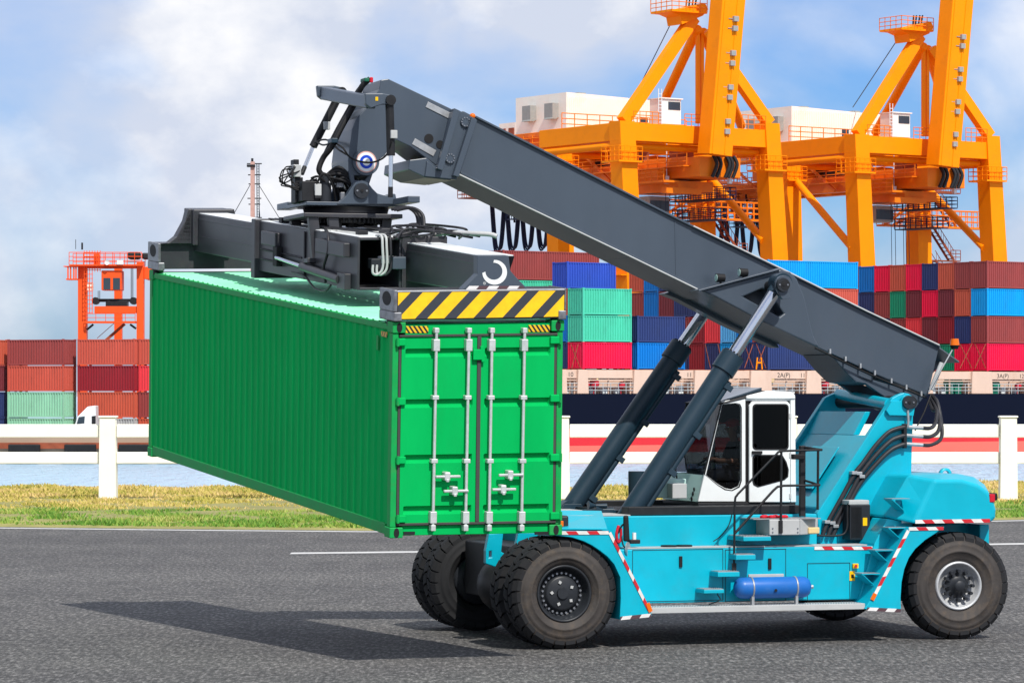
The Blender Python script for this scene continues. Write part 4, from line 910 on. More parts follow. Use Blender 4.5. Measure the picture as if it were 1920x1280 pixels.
# fenders
ff = [(1040, 995), (1141, 995), (1222, 1149), (1222, 1155), (1162, 1161), (1164, 1122), (1163, 1082), (1152, 1058), (1140, 1044), (1125, 1032), (1110, 1022), (1094, 1014), (1072, 1007), (1040, 1003)]
m_ = MB(); MF.plate(m_, ff, -.02, 1.12); build(m_, 'front_fender', 'teal', RS, .01)
ffl = [(MF.px(u, v, -.02)[0], MF.px(u, v, -.02)[2]) for u, v in ff]
m_ = MB(); MF.plate(m_, ffl, 4.1, 5.24, pix=False); build(m_, 'front_fender', 'teal', RS, .01)
m_ = MB(); p = MF.px(1052, 994, .0); q = MF.px(1139, 994, .0)
m_.hexa([MF.w(*c) for c in ((p[0], .3, p[2]), (q[0], .0, p[2]), (q[0] + .3, 1.1, p[2]), (p[0], 1.1, p[2]), (p[0], .3, p[2] + .02), (q[0], .0, p[2] + .02), (q[0] + .3, 1.1, p[2] + .24), (p[0], 1.1, p[2] + .26))]); build(m_, 'fender_cover', 'teal', RS, .01)
rf = [(1621, 1141), (1634, 1121), (1704, 988), (1772, 987), (1752, 1001), (1735, 1012), (1716, 1029), (1704, 1046), (1696, 1066), (1691, 1090), (1689, 1120), (1690, 1147)]
m_ = MB(); MF.plate(m_, rf, -.02, .95); build(m_, 'rear_fender', 'teal', RS, .01)
rfl = [(MF.px(u, v, -.02)[0], MF.px(u, v, -.02)[2]) for u, v in rf]
m_ = MB(); MF.plate(m_, rfl, 4.25, 5.22, pix=False); build(m_, 'rear_fender', 'teal', RS, .01)
T6 = .05
mtape([(1046, 998.5), (1141, 998)], T6, -.025); mtape([(1143, 998), (1219, 1147)], .045, -.025); mtape([(1163, 1158.5), (1221, 1152.5)], T6, -.025, 'tapedark')
mtape([(1704, 991), (1769, 990)], T6, -.025); mtape([(1703, 994), (1638, 1119)], T6, -.025); mtape([(1626, 1141), (1689, 1144)], T6, -.025, 'tapedark')
mtape([(1527, 1027), (1648, 1027)], .05, .445)
for p, q in (((1214, 1130), (1220, 1146)), ((1641, 1112), (1635, 1124))):
    a = MF.px(*p, -.03); b = MF.px(*q, -.03); m_ = MB(); MF.strip(m_, (a[0], a[2]), (b[0], b[2]), .06, -.027, .012); build(m_, 'side_marker', 'orange', RS)
# panels, doors and handles on the side
for u0, v0, u1, v1 in ((1186, 1028, 1356, 1128), (1360, 1028, 1474, 1128), (1514, 1054, 1594, 1126)):
    m_ = MB(); p = MF.px(u0, v1, .44); q = MF.px(u1, v0, .44)
    d_ = .007
    for x0, x1, z0_, z1_ in ((p[0], q[0], p[2], p[2] + d_), (p[0], q[0], q[2] - d_, q[2]), (p[0], p[0] + d_, p[2] + d_, q[2] - d_), (q[0] - d_, q[0], p[2] + d_, q[2] - d_)): MF.box(m_, x0, x1, .444, .452, z0_, z1_)
    build(m_, 'panel_seam', 'dark', chassis)
for u, v in ((1277, 1052), (1444, 1056)):
    m_ = MB(); MF.pbox(m_, u - 3, v - 10, u + 3, v + 11, .425, .449); build(m_, 'panel_handle', 'black', chassis, .008)
m_ = MB(); MF.pbox(m_, 1593, 1070, 1603, 1088, .44, .449); q = build(m_, 'warning_label', 'yellow', chassis); MF_ = MB(); MF.pbox(MF_, 1596, 1076, 1601, 1083, .437, .4395); build(MF_, 'label_symbol', 'black', q)
m_ = MB(); MF.pbox(m_, 1600, 1056, 1610, 1065, .40, .449); q = build(m_, 'switch_box', 'yellow', chassis, .006); m_ = MB(); m_.cyl(MF.P(1605, 1060.5, .40), MF.P(1605, 1060.5, .37), .022, n=14); build(m_, 'stop_button', 'redstuff', q)
for u in (1254, 1283):
    m_ = MB(); p = MF.px(u, 1018, .65); m_.cyl(MF.w(p[0], .65, ZL + .02), MF.w(p[0], .65, ZL + .045), .12, n=18); build(m_, 'filler_cap', 'dark', RS)
# steps up to the cab
def step(u0, u1, v0, v1, b0, b1, nm='step'):
    m_ = MB(); a = MF.px(u0, v1, b0); b = MF.px(u1, v0, b0); MF.box(m_, a[0], b[0], b0, b1, a[2], b[2] - .012); st = build(m_, nm, 'teal', RS, .006)
    m_ = MB(); MF.box(m_, a[0] + .01, b[0] - .01, b0 + .01, b1 - .01, b[2] - .011, b[2] - .001)
    n_ = 9
    for k in range(n_):
        x = a[0] + .03 + (b[0] - a[0] - .06) * k / (n_ - 1)
        for j in range(3): m_.beam(MF.w(x - .01, b0 + .05 + j * (b1 - b0 - .1) / 3, b[2]), MF.w(x + .012, b0 + .05 + (j + .5) * (b1 - b0 - .1) / 3, b[2]), .012, .01)
    build(m_, 'tread_plate', 'steel', st)
step(1320, 1358, 1103, 1112, .10, .449); step(1346, 1387, 1070, 1081, .12, .449); step(1380, 1417, 1038, 1049, .16, .449); step(1394, 1446, 1004, 1014, .2, .84)
# platform with panel
m_ = MB(); p = MF.px(1443, 1003, .30); q = MF.px(1500, 973, .30); MF.box(m_, p[0], q[0], .30, .84, p[2], q[2]); plat = build(m_, 'platform', 'lgrey', RS, .012)
m_ = MB(); r_ = MF.px(1536, 1003, .5); m_.hexa([MF.w(*c) for c in ((q[0] + .002, .30, p[2]), (r_[0], .55, p[2]), (r_[0], .84, p[2]), (q[0] + .002, .84, p[2]), (q[0] + .002, .30, q[2]), (r_[0], .55, q[2]), (r_[0], .84, q[2]), (q[0] + .002, .84, q[2]))]); build(m_, 'platform_wing', 'lgrey', plat, .01)
m_ = MB(); MF.box(m_, p[0] - .25, r_[0] - .05, .32, .84, q[2] + .002, q[2] + .015); build(m_, 'grating', 'steel', plat)
for u, v in ((1449, 990), (1449, 997), (1496, 990), (1496, 997)):
    m_ = MB(); m_.cyl(MF.P(u, v, .299), MF.P(u, v, .29), .012, n=10); build(m_, 'bolt', 'bolt', plat)
mbx('side_lamp', 1516, 988, 1537, 1000, .38, .48, 'cream', bev=.012)
m_ = MB()
for k in range(7): m_.ball(MF.w(p[0] - .02 + k * .055, .5 + .06 * math.sin(k * 2), q[2] + .035), .055, 10, (1, 1.2, .55))
build(m_, 'red_rag', 'redstuff', RS)
# handrails
hb_ = .24
mtube('handrail', [(1376, 1079, .3), (1377, 1000, .3), (1378, 940, .3), (1382, 928, .3), (1392, 917, .3), (1452, 855, .3), (1460, 847, .3), (1472, 845, .3), (1541, 843, .3)], .017, 'dark')
mtube('handrail', [(1378, 999, .3), (1450, 919, .3), (1458, 912, .3), (1470, 910, .3), (1537, 909, .3)], .019, 'dark', spline=False)
for u, v0, v1, b in ((1465, 846, 999, .3), (1534, 843, 955, .45)): mtube('rail_post', [(u, v0, b), (u - 1, v1, b)], .019, 'dark')
mbx('rail_foot', 1461, 975, 1468, 999, .27, .299, 'dark', bev=.004); mbx('rail_foot', 1373, 1055, 1381, 1080, .26, .29, 'dark', bev=.004)
mbx('gate_post', 1501, 835, 1511, 968, .6, .68, 'dark')
mtube('handrail', [(1541, 843, .3), (1505, 838, .64)], .019, 'dark'); mtube('handrail', [(1537, 909, .3), (1505, 899, .64)], .017, 'dark')
mbx('gate_latch', 1488, 851, 1510, 861, .55, .66, 'black')
# air tank
tkp, tkq = MF.px(1384, 1102, .25), MF.px(1512, 1102, .25)
m_ = MB(); m_.lathe(MF.w(tkp[0], .25, tkp[2]), MF.x, [(0.0, -.06), (.07, -.05), (.12, -.025), (.15, .02), (.158, .07), (.158, tkq[0] - tkp[0] - .07), (.15, tkq[0] - tkp[0] - .02), (.12, tkq[0] - tkp[0] + .025), (.07, tkq[0] - tkp[0] + .05), (0, tkq[0] - tkp[0] + .06)], 32); tank = build(m_, 'air_tank', 'tank', RS)
for u in (1407, 1489):
    x = MF.px(u, 1102, .25)[0]; m_ = MB(); m_.lathe(MF.w(x, .25, tkp[2]), MF.x, [(.159, -.012), (.165, -.012), (.165, .012), (.159, .012)], 32); MF.box(m_, x - .02, x + .02, .14, .20, tkp[2] - .26, tkp[2] - .1); build(m_, 'tank_strap', 'steel', tank)
mcyl('tank_valve', (1455, 1106, .10), (1455, 1106, .06), .022, 'dark', tank, 12); mcyl('tank_valve', (1516, 1100, .25), (1524, 1099, .25), .03, 'steel', tank, 12)
mbx('tank_label_plate', 1404, 1075, 1470, 1086, .42, .446, 'lgrey', bev=.006)
mtube('air_hose', [(1354, 1104, .3), (1345, 1112, .3), (1350, 1124, .3), (1330, 1132, .3)], .008, 'dark')
# tower carrying the boom
tow = [(1673, 746), (1684, 740), (1695, 736), (1705, 738), (1711, 746), (1713, 756), (1709, 890), (1709, 1019), (1538, 1019), (1532, 962)]
TB0, TB1 = 1.25, 3.95
for b0, b1 in ((TB0, TB0 + .12), (TB1 - .12, TB1)):
    tl = [(MF.px(u, v, TB0)[0], MF.px(u, v, TB0)[2]) for u, v in tow]
    m_ = MB(); MF.plate(m_, tl, b0, b1, pix=False); build(m_, 'tower_plate', 'teal', RS, .012)
m_ = MB(); A = MF.px(1660, 772, TB0); B = MF.px(1545, 952, TB0); C_ = MF.px(1545, 1000, TB0)
hole = .42
m_.hexa([MF.w(*c) for c in ((B[0], TB0 + .121, B[2]), (B[0] + .08, TB0 + .121, B[2] - .02), (B[0] + .08, TB1 - .121, B[2] - .02), (B[0], TB1 - .121, B[2]), (A[0] - .2, TB0 + .121, A[2] - .36), (A[0] - .1, TB0 + .121, A[2] - .36), (A[0] - .1, TB1 - .121, A[2] - .36), (A[0] - .2, TB1 - .121, A[2] - .36))])
m_.hexa([MF.w(*c) for c in ((A[0] - .199, TB0 + .75, A[2] - .358), (A[0] - .1, TB0 + .75, A[2] - .358), (A[0] - .1, TB1 - .121, A[2] - .358), (A[0] - .199, TB1 - .121, A[2] - .358), (A[0], TB0 + .75, A[2]), (A[0] + .1, TB0 + .75, A[2]), (A[0] + .1, TB1 - .121, A[2]), (A[0], TB1 - .121, A[2]))])
MF.box(m_, C_[0], C_[0] + .1, TB0 + .121, TB1 - .121, C_[2] - .1, B[2]); build(m_, 'tower_web', 'teal', RS, .01)
m_ = MB(); x_, z_ = (A[0] * .45 + B[0] * .55), (A[2] * .45 + B[2] * .55)
d_ = Vector((A[0] - B[0], A[2] - B[2])).normalized()
q = [(x_ - d_.x * .5, z_ - d_.y * .5), (x_ + d_.x * .28, z_ + d_.y * .28)]
m_.hexa([MF.w(px_ - .03 - k, b, pz + .02 + k * .5) for k in (0.0, .02) for (px_, pz), b in ((q[0], TB0 + .75), (q[0], TB1 - .55), (q[1], TB1 - .55), (q[1], TB0 + .75))]); build(m_, 'tower_panel', 'teal', RS, .01)
mcyl('cross_tube', (1668, 757, TB0 + .12), (1668 - 95, 757 - 18, TB1 - .1), .085, 'teal')
pin = MF.px(1703, 754, TB0)
m_ = MB(); m_.cyl(MF.w(pin[0], TB0 - .1, pin[2]), MF.w(pin[0], TB1 + .1, pin[2]), .10, n=24); build(m_, 'boom_pin', 'dark', RS)
m_ = MB(); MF.plate(m_, arc(1703, 754, 14, 190, 380, 14) + [(1713, 779), (1668, 778), (1662, 769), (1672, 752)], TB0 - .07, TB0 - .002); build(m_, 'pin_boss', 'teal', RS, .01)
def pincap(u, v, b, r=.1, par=None):
    m_ = MB(); c = MF.P(u, v, b); m_.cyl(c, c - MF.y * .05, r, r * .96, 28); pc = build(m_, 'pin_cap', 'rimdark', par or RS, .006)
    for k in range(2):
        p = c + MF.x * (r * .62 * (1 if k else -1)) - MF.y * .05; build(MB().cyl(p, p - MF.y * .012, r * .13, n=10), 'cap_bolt', 'bolt', pc)
    build(MB().cyl(c - MF.y * .05, c - MF.y * .062, r * .2, n=12), 'grease_nipple', 'black', pc)
pincap(1703, 754, TB0 - .072, .105)
# counterweight
near_p = [(1714, 982), (1733, 940), (1752, 899), (1804, 899), (1834, 908), (1853, 922), (1864, 942), (1867, 956), (1866, 970), (1858, 979)]
inner_p = [(1663, 971), (1684, 930), (1707, 890), (1800, 888), (1830, 894), (1850, 908), (1863, 930), (1868, 950), (1868, 968), (1862, 978)]
pr = []
for b, src, bb in ((.06, near_p, .06), (.50, inner_p, .42), (4.70, inner_p, .42), (5.14, near_p, .06)):
    pr.append([(MF.px(u, v, bb)[0], b, MF.px(u, v, bb)[2]) for u, v in src])
m_ = MB(); k = len(near_p)
m_.add([MF.w(*p) for r in pr for p in r], [tuple(range(k)), tuple(range(3 * k, 4 * k))[::-1]] + [(j * k + i, j * k + (i + 1) % k, (j + 1) * k + (i + 1) % k, (j + 1) * k + i) for j in range(3) for i in range(k)])
cw = build(m_, 'counterweight', 'teal', RS, .05, segs=3)
mtape([(1716, 977.5), (1856, 975.5)], .055, .052, par=cw)
m_ = MB(); p = MF.px(1858, 976, .052)
m_.ball(MF.w(MF.px(1772, 888, 1.6)[0], 1.6, MF.px(1772, 888, 1.6)[2]), .02, 6)
lug = MF.px(1772, 889, 1.5); mm = MB(); mm.lathe(MF.w(lug[0], 1.5, lug[2] + .0), MF.y, [(.06, -.03), (.10, -.03), (.10, .03), (.06, .03), (.06, -.03)], 20); build(mm, 'lifting_lug', 'teal', cw)
mm = MB(); MF.pbox(mm, 1856, 926, 1866, 941, .05, .2); build(mm, 'tail_light', 'redstuff', cw, .01)
mm = MB(); MF.pbox(mm, 1860, 924, 1871, 938, .16, .4); build(mm, 'tail_lamp_hood', 'black', cw, .02)
mm = MB(); MF.pbox(mm, 1692, 975, 1712, 980, .27, .30); build(mm, 'number_plate', 'lgrey', cw)
m_ = MB(); a0 = MF.px(1722, 1000, .6)[0]; a1 = MF.px(1866, 1000, .3)[0]; zc = MF.px(1800, 983, .5)[2]
MF.box(m_, a0, a1 - .15, .9, 4.3, zc - .35, zc - .002); MF.box(m_, a1 - .16, a1, .5, 4.7, zc - .45, zc - .003); build(m_, 'rear_frame', 'teal', RS, .015)
# steps at the rear fender, with the sloping plate behind
m_ = MB(); MF.plate(m_, [(1607, 1134), (1628, 1134), (1712, 980), (1664, 972), (1640, 1018)], .40, .96); build(m_, 'step_backing', 'teal', RS, .01)
for u0, v0 in ((1616, 1075), (1641, 1031), (1666, 989), (1672, 935)):
    m_ = MB(); b0 = .10; p = [MF.px(u, v, b0) for u, v in ((u0, v0), (u0 + 34, v0), (u0 + 27, v0 + 21), (u0 + 22, v0 + 21))]
    t_ = .014
    MF.box(m_, p[0][0], p[1][0], b0, .395, p[0][2] - t_, p[0][2]); q = p[1][0] - .02
    m_.hexa([MF.w(*c) for c in ((p[3][0], b0, p[3][2]), (p[3][0] + t_, b0, p[3][2]), (p[3][0] + t_, .395, p[3][2]), (p[3][0], .395, p[3][2]), (p[0][0] + .01, b0, p[0][2] - t_), (p[0][0] + .01 + t_, b0, p[0][2] - t_), (p[0][0] + .01 + t_, .395, p[0][2] - t_), (p[0][0] + .01, .395, p[0][2] - t_))])
    MF.box(m_, p[3][0], q, .38, .395, p[3][2], p[0][2] - t_)
    st = build(m_, 'fender_step', 'teal', RS); m_ = MB()
    MF.box(m_, p[0][0], p[1][0], b0 - .002, .39, p[0][2] + .001, p[0][2] + .006)
    build(m_, 'tread_plate', 'steel', st)
# radiator box and hoses on the tower
rb = mbx('oil_cooler', 1594, 945, 1632, 1012, .9, 1.2, 'rimdark', bev=.015)
mbx('cooler_cap', 1592, 937, 1630, 946, .9, 1.2, 'lgrey', rb)
m_ = MB()
for k in range(9): x = MF.px(1597 + k * 2.2, 980, .89); MF.box(m_, x[0], x[0] + .008, .885, .899, MF.px(0, 1008, .9)[2] if 0 else x[2] - .22, x[2] + .24)
build(m_, 'cooler_fins', 'dark', rb, kind='stuff')
mbx('cooler_label', 1618, 970, 1626, 985, .892, .899, 'yellow', rb, 0)
mcyl('cooler_drain', (1618, 1010, 1.0), (1618, 1020, 1.0), .05, 'dark', rb, 14)
hs = [[(1697, 800), (1680, 804), (1664, 812), (1641, 836), (1617, 869), (1603, 887), (1578, 932), (1552, 979), (1543, 1002)], [(1697, 816), (1683, 820), (1669, 827), (1645, 850), (1615, 887), (1590, 932), (1562, 981), (1553, 1003)], [(1697, 832), (1685, 836), (1671, 843), (1650, 862), (1617, 900), (1596, 935), (1570, 985), (1562, 1004)]]
for h_ in hs: mtube('hydraulic_hose', [(u, v, TB0 - .07) for u, v in h_], .036, 'hose')
for j, (u, v) in enumerate(((1603, 886), (1612, 887), (1617, 893), (1552, 978), (1562, 980), (1568, 986))): mbx('hose_clamp', u - 5, v - 3, u + 5, v + 3, TB0 - .13, TB0 - .01, 'steel', bev=.005)
mbx('hose_bracket', 1695, 794, 1701, 840, TB0 - .1, TB0 - .002, 'dark')
for j, (v, uu, vt) in enumerate(((802, 1757, 747), (818, 1762, 742), (834, 1766, 738))):
    mcyl('hose_fitting', (1699, v - 2, TB0 - .06), (1730, v, TB0 - .06), .03, 'steel', n=12)
    mtube('boom_hose', [(1729, v, TB0 - .06), (1745, v, TB0 + .1), (uu - 3, v - 10, TB0 + .3), (uu, v - 32, 1.7), (uu - 8, 768 - j * 6, 1.9), (1744 + j * 2, vt + 4, 2.1)], .030, 'hose')
mtube('drain_hose', [(1702, 768, TB0 - .08), (1703, 790, TB0 - .08), (1702, 800, TB0 - .08)], .02, 'steel')
mtube('cooler_pipe', [(1602, 941, .95), (1592, 942, .95), (1589, 955, .95), (1588, 990, .95), (1575, 1003, .95), (1530, 1003, .95)], .016, 'dark')
# boom
BB0, BB1 = 1.98, 3.22
bm_pts = [(868, 208), (940, 244), (1266, 409), (1480, 514), (1625, 586), (1761, 650), (1740, 742), (1641, 701), (1557, 662), (1527, 648), (1432, 605), (1340, 556), (1184, 480), (940, 362), (845, 316)]
boom = mpl('boom', bm_pts, BB0, BB1, 'boom', bev=.012)
fl_ = lambda lst, b: [(MF.px(u, v, b)[0], MF.px(u, v, b)[2]) for u, v in lst]
for nm, line, th in (('top_flange', [(890, 219), (1266, 409), (1480, 514), (1761, 650)], .03), ('bottom_flange', [(862, 324), (1184, 480), (1340, 556)], .035)):
    pts = fl_(line, BB0); m_ = MB()
    for i in range(len(pts) - 1): m_.beam(MF.w(pts[i][0], (BB0 + BB1) / 2, pts[i][1]), MF.w(pts[i + 1][0], (BB0 + BB1) / 2, pts[i + 1][1]), BB1 - BB0 + .10, th, MF.y)
    build(m_, nm, 'boom', boom, .006)
rear = fl_([(1761, 650), (1809, 676), (1742, 751), (1740, 742)], BB0)
m_ = MB(); MF.plate(m_, [(rear[0][0] + .01, rear[0][1]), (rear[1][0] + .2, rear[1][1]), (rear[2][0] + .2, rear[2][1] + .03), (rear[3][0] + .01, rear[3][1])], BB1 - .06, BB1, pix=False); build(m_, 'rear_plate', 'boom', boom, .008)
m_ = MB(); m_.hexa([MF.w(*c) for c in ((rear[0][0], BB0, rear[0][1] - .03), (rear[1][0] + .19, BB0 + .6, rear[1][1] - .03), (rear[1][0] + .19, BB1 - .061, rear[1][1] - .03), (rear[0][0], BB1 - .061, rear[0][1] - .03), (rear[0][0], BB0, rear[0][1]), (rear[1][0] + .19, BB0 + .6, rear[1][1]), (rear[1][0] + .19, BB1 - .061, rear[1][1]), (rear[0][0], BB1 - .061, rear[0][1]))]); build(m_, 'rear_hood', 'boom', boom, .006)
for b in (BB0 + .05, BB1 - .17):      # lugs down to the pin
    pt = fl_([(1600, 700), (1737, 741), (1720, 764), (1703, 770), (1688, 762), (1620, 715)], BB0)
    m_ = MB(); MF.plate(m_, [(x + .0, z) for x, z in pt], b, b + .12, pix=False); build(m_, 'pivot_lug', 'boom', boom, .01)
m_ = MB(); pt = fl_([(1560, 664), (1640, 702), (1640, 722), (1607, 716), (1585, 694)], BB0); MF.plate(m_, pt, BB0 + .05, BB1 - .05, pix=False); build(m_, 'lower_gusset', 'boom', boom, .02)
m_ = MB(); pts = fl_([(1528, 652), (1557, 666), (1641, 706), (1738, 746)], BB0 - .03)
m_.tube([MF.w(x, BB0 - .03, z) for x, z in pts], .014, 6); build(m_, 'boom_cable', 'black', boom)
for u, v in ((1557, 659), (1586, 673), (1614, 686), (1641, 699), (1672, 714), (1700, 726), (1728, 738)):
    m_ = MB(); MF.pbox(m_, u - 1.5, v - 5, u + 1.5, v + 4, BB0 - .045, BB0 - .004); build(m_, 'cable_clip', 'steel', boom)
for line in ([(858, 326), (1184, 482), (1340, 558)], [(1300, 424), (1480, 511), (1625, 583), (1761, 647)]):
    pts = fl_(line, BB0 - .055); build(MB().tube([MF.w(x, BB0 - .055, z) for x, z in pts], .014, 6, False), 'edge_highlight', 'lgrey', boom)  # pale tubes added to draw the bright highlight along the boom edges
pts = fl_([(1266, 411), (1268, 519)], BB0 - .004); m_ = MB(); MF.strip(m_, pts[0], pts[1], .02, BB0 - .001, .006); build(m_, 'weld_seam', 'boom', boom)
# lift-cylinder wings on both sides of the boom
wing = [(1314, 545), (1400, 523), (1463, 505), (1482, 510), (1495, 524), (1508, 556), (1525, 628), (1536, 650), (1527, 648), (1432, 604), (1340, 555)]
whole = [(1393, 556), (1430, 540), (1440, 545), (1470, 588), (1462, 594)]
wl = [(MF.px(u, v, 1.66)[0], MF.px(u, v, 1.66)[2]) for u, v in wing]; whl = [(MF.px(u, v, 1.66)[0], MF.px(u, v, 1.66)[2]) for u, v in whole]
for b0, b1 in ((1.66, BB0 - .003), (BB1 + .003, 3.54)):
    m_ = MB(); MF.plate(m_, wl, b0, b1, [whl], pix=False); wg = build(m_, 'cylinder_wing', 'boom', boom, .02)
m_ = MB(); p, q = MF.px(1310, 545, 1.6), MF.px(1464, 504, 1.6); m_.beam(MF.w(p[0], 1.80, p[2]), MF.w(q[0], 1.80, q[2]), .42, .025, MF.y); build(m_, 'wing_flange', 'boom', boom, .005)
ear = arc(1467, 534, 17, 150, 400, 16) + [(1492, 560), (1500, 600), (1478, 590)]
# ear plate outside the cylinder eye
pe = MF.px(1467, 534, 1.12)
m_ = MB(); MF.plate(m_, [(pe[0] + .14 * math.cos(R_(a)), pe[2] + .14 * math.sin(R_(a))) for a in range(-60, 211, 15)] + [(pe[0] - .02, pe[2] - .22), (pe[0] + .12, pe[2] - .2)], 1.06, 1.12, pix=False); build(m_, 'cylinder_ear', 'boom', boom, .01)
m_ = MB(); m_.cyl(MF.w(pe[0], 1.0, pe[2]), MF.w(pe[0], 4.2, pe[2]), .075, n=20); build(m_, 'cylinder_pin', 'dark', boom)
pincap(1467, 534, 1.055, .105, boom)
for u, v, s_ in ((1351, 521, 1), (1394, 511, 1)):
    c = MF.P(u, v, 1.72); m_ = MB(); m_.cyl(c + MF.x * .06, c - MF.x * .07, .06, .068, 18); lm = build(m_, 'work_lamp', 'black', boom, .01); build(MB().cyl(c - MF.x * .0702, c - MF.x * .076, .056, n=18), 'lamp_lens', 'mint', lm); build(MB().cyl(c - Vector((0, 0, .05)), MF.P(u, v + 18, 1.72), .018, n=8), 'lamp_stem', 'dark', lm)
# lifting cylinders
def lift(b, base, col, top, nm):
    A0, A1, A2 = MF.P(*base, b), MF.P(*col, b), MF.P(*top, b); d = (A1 - A0).normalized(); A2 = A1 + d * (A2 - A1).dot(d)
    m_ = MB(); m_.cyl(A0, A1, .155, n=32); cy = build(m_, 'lift_cylinder', 'cyl', RS)
    m_ = MB(); m_.cyl(A1 - d * .28, A1 + d * .02, .185, n=32); build(m_, 'gland', 'cyl', cy, .01)
    m_ = MB()
    for k in range(16):
        th = 2 * math.pi * k / 16; a_ = d.orthogonal().normalized(); b_ = d.cross(a_); p = A1 + d * .02 + (a_ * math.cos(th) + b_ * math.sin(th)) * .145; m_.cyl(p, p + d * .03, .018, n=6)
    build(m_, 'gland_bolts', 'dark', cy, kind='stuff')
    m_ = MB(); m_.cyl(A1, A2, .098, n=32); build(m_, 'piston_rod', 'chrome', cy)
    m_ = MB(); m_.cyl(A2 - MF.y * .12, A2 + MF.y * .12, .15, n=28); m_.cyl(A2 - d * .2, A2, .11, n=24); build(m_, 'rod_eye', 'cyl', cy)
    m_ = MB(); m_.cyl(A0 - MF.y * .14, A0 + MF.y * .14, .18, n=28); build(m_, 'base_eye', 'cyl', cy)
    off = (MF.x * .85 - Vector((0, 0, 1)) * .5 - MF.y * .15); off = (off - d * off.dot(d)).normalized() * .175
    m_ = MB(); m_.cyl(A0 + d * .25 + off, A1 - d * .35 + off, .045, n=14); build(m_, 'cylinder_pipe', 'cyl', cy)
    L = (A1 - A0).length
    for f_ in (.12, .36, .58, .86):
        p = A0 + d * L * f_; m_ = MB(); m_.beam(p + off * .7 - MF.y * .05, p + off * 1.5 - MF.y * .05, .09, .035, d); build(m_, 'pipe_clamp', 'cyl', cy, .006)
    return cy
lift(1.36, (1163, 988), (1373, 668), (1467, 534), 'near')
lift(3.84, (1066, 958), (1277, 650), (1362, 524), 'far')
for b, u, v in ((1.36, 1163, 988), (3.84, 1066, 958)):
    p = MF.px(u, v, b)
    for s_ in (-.22, .16):
        m_ = MB(); MF.plate(m_, [(p[0] - .3, ZU - .25), (p[0] + .3, ZU - .25), (p[0] + .14, p[2] + .12), (p[0] - .14, p[2] + .12)], b + s_, b + s_ + .06, pix=False); build(m_, 'cylinder_bracket', 'cyl', RS, .01)
# inner boom, head and collar
IB0, IB1 = 2.12, 3.08
inner = mpl('inner_boom', [(728, 148), (852, 207), (850, 300), (826, 316), (790, 290), (770, 275), (742, 262), (721, 292), (707, 302), (692, 347), (686, 362), (677, 368), (666, 362), (659, 350), (654, 325), (653, 300), (660, 243), (668, 222), (690, 200), (711, 168), (714, 150)], IB0, IB1, 'boom', par=boom, holes=[[(664, 329), (690, 330), (685, 338), (665, 338)]])
mpl('collar', [(852, 203), (894, 224), (892, 232), (856, 337), (797, 331), (801, 302), (822, 318), (832, 290)], BB0 - .09, BB1 + .09, 'boom', par=boom)
for l_ in ([(852, 203), (863, 208), (830, 320), (820, 316)], [(885, 220), (895, 226), (860, 332), (850, 329)]): mpl('collar_rib', l_, BB0 - .19, BB0 - .091, 'boom', par=boom, bev=.006)
mpl('wear_pad_box', [(768, 300), (800, 296), (826, 318), (850, 324), (846, 338), (798, 333), (766, 318)], BB0 - .05, BB1 + .05, 'boom', par=boom)
for u, v in ((872, 229), (843, 297)):
    c = MF.P(u, v, BB0 - .09); m_ = MB(); m_.cyl(c, c - MF.y * .03, .075, n=24); cp = build(m_, 'pad_cover', 'boom', boom); m_ = MB()
    for k in range(10): p = c - MF.y * .03 + (MF.x * math.cos(k * .628) + Vector((0, 0, 1)) * math.sin(k * .628)) * .062; m_.cyl(p, p - MF.y * .014, .011, n=8)
    build(m_, 'cover_bolts', 'bolt', cp, kind='stuff')
c = MF.P(886, 218, BB0 - .05); m_ = MB(); m_.ball(c, .045, 14); build(m_, 'marker_lamp', 'orange', boom)
for p, q, w_ in (((800, 196), (842, 217), .09), ((775, 265), (815, 288), .10)):
    a = MF.px(*p, IB0); b = MF.px(*q, IB0); m_ = MB(); MF.strip(m_, (a[0], a[2]), (b[0], b[2]), w_, IB0 - .001, .012); build(m_, 'wear_strip', 'steel', boom, .004)
for u, v, r in ((804, 260, .07), (825, 271, .06)):
    c = MF.P(u, v, IB0 - .004); build(MB().cyl(c, c - MF.y * .006, r, n=24), 'lightening_hole', 'black', boom)
# logo boss at the head
c = MF.P(685, 304, IB0)
build(MB().cyl(c, c - MF.y * .05, .20, n=36), 'head_boss', 'boom', boom, .01)
for r, mt_, d_ in ((.158, mat('salmon ring', (206, 160, 150), .4), .052), (.140, 'white', .055), (.10, mat('blue roundel', (20, 66, 190), .4), .058), (.058, 'white', .061), (.014, 'cream', .072)):
    build(MB().cyl(c - MF.y * (d_ - .003), c - MF.y * d_, r, n=36), 'roundel', mt_, boom)
pin2 = MF.P(677, 358, IB0)
pincap(677, 358, IB0 - .17, .115, boom)
build(MB().cyl(MF.P(677, 358, IB0 - .17), MF.w(MF.px(677, 358, IB0)[0], IB1 + .17, MF.px(677, 358, IB0)[2]), .09, n=20), 'head_pin', 'dark', boom)
mtube('head_hose', [(694, 148, IB0 - .0), (678, 163, IB0 + .05), (664, 196, IB0 + .2), (640, 240, IB0 + .2), (622, 275, IB0 + .2), (606, 296, IB0 + .3), (598, 318, IB0 + .3), (606, 330, IB0 + .3)], .042, 'black', boom)
mtube('head_hose', [(690, 152, IB0 + .1), (672, 170, IB0 + .15), (657, 200, IB0 + .3), (632, 245, IB0 + .3), (612, 285, IB0 + .4), (600, 310, IB0 + .4)], .036, 'black', boom)
mbx('hose_block', 684, 146, 693, 153, IB0 - .05, IB0 + .2, mat('green hose guard', (20, 96, 72), .5), boom); mbx('reflector', 694, 145, 700, 155, IB0 - .06, IB0 - .01, 'redstuff', boom)
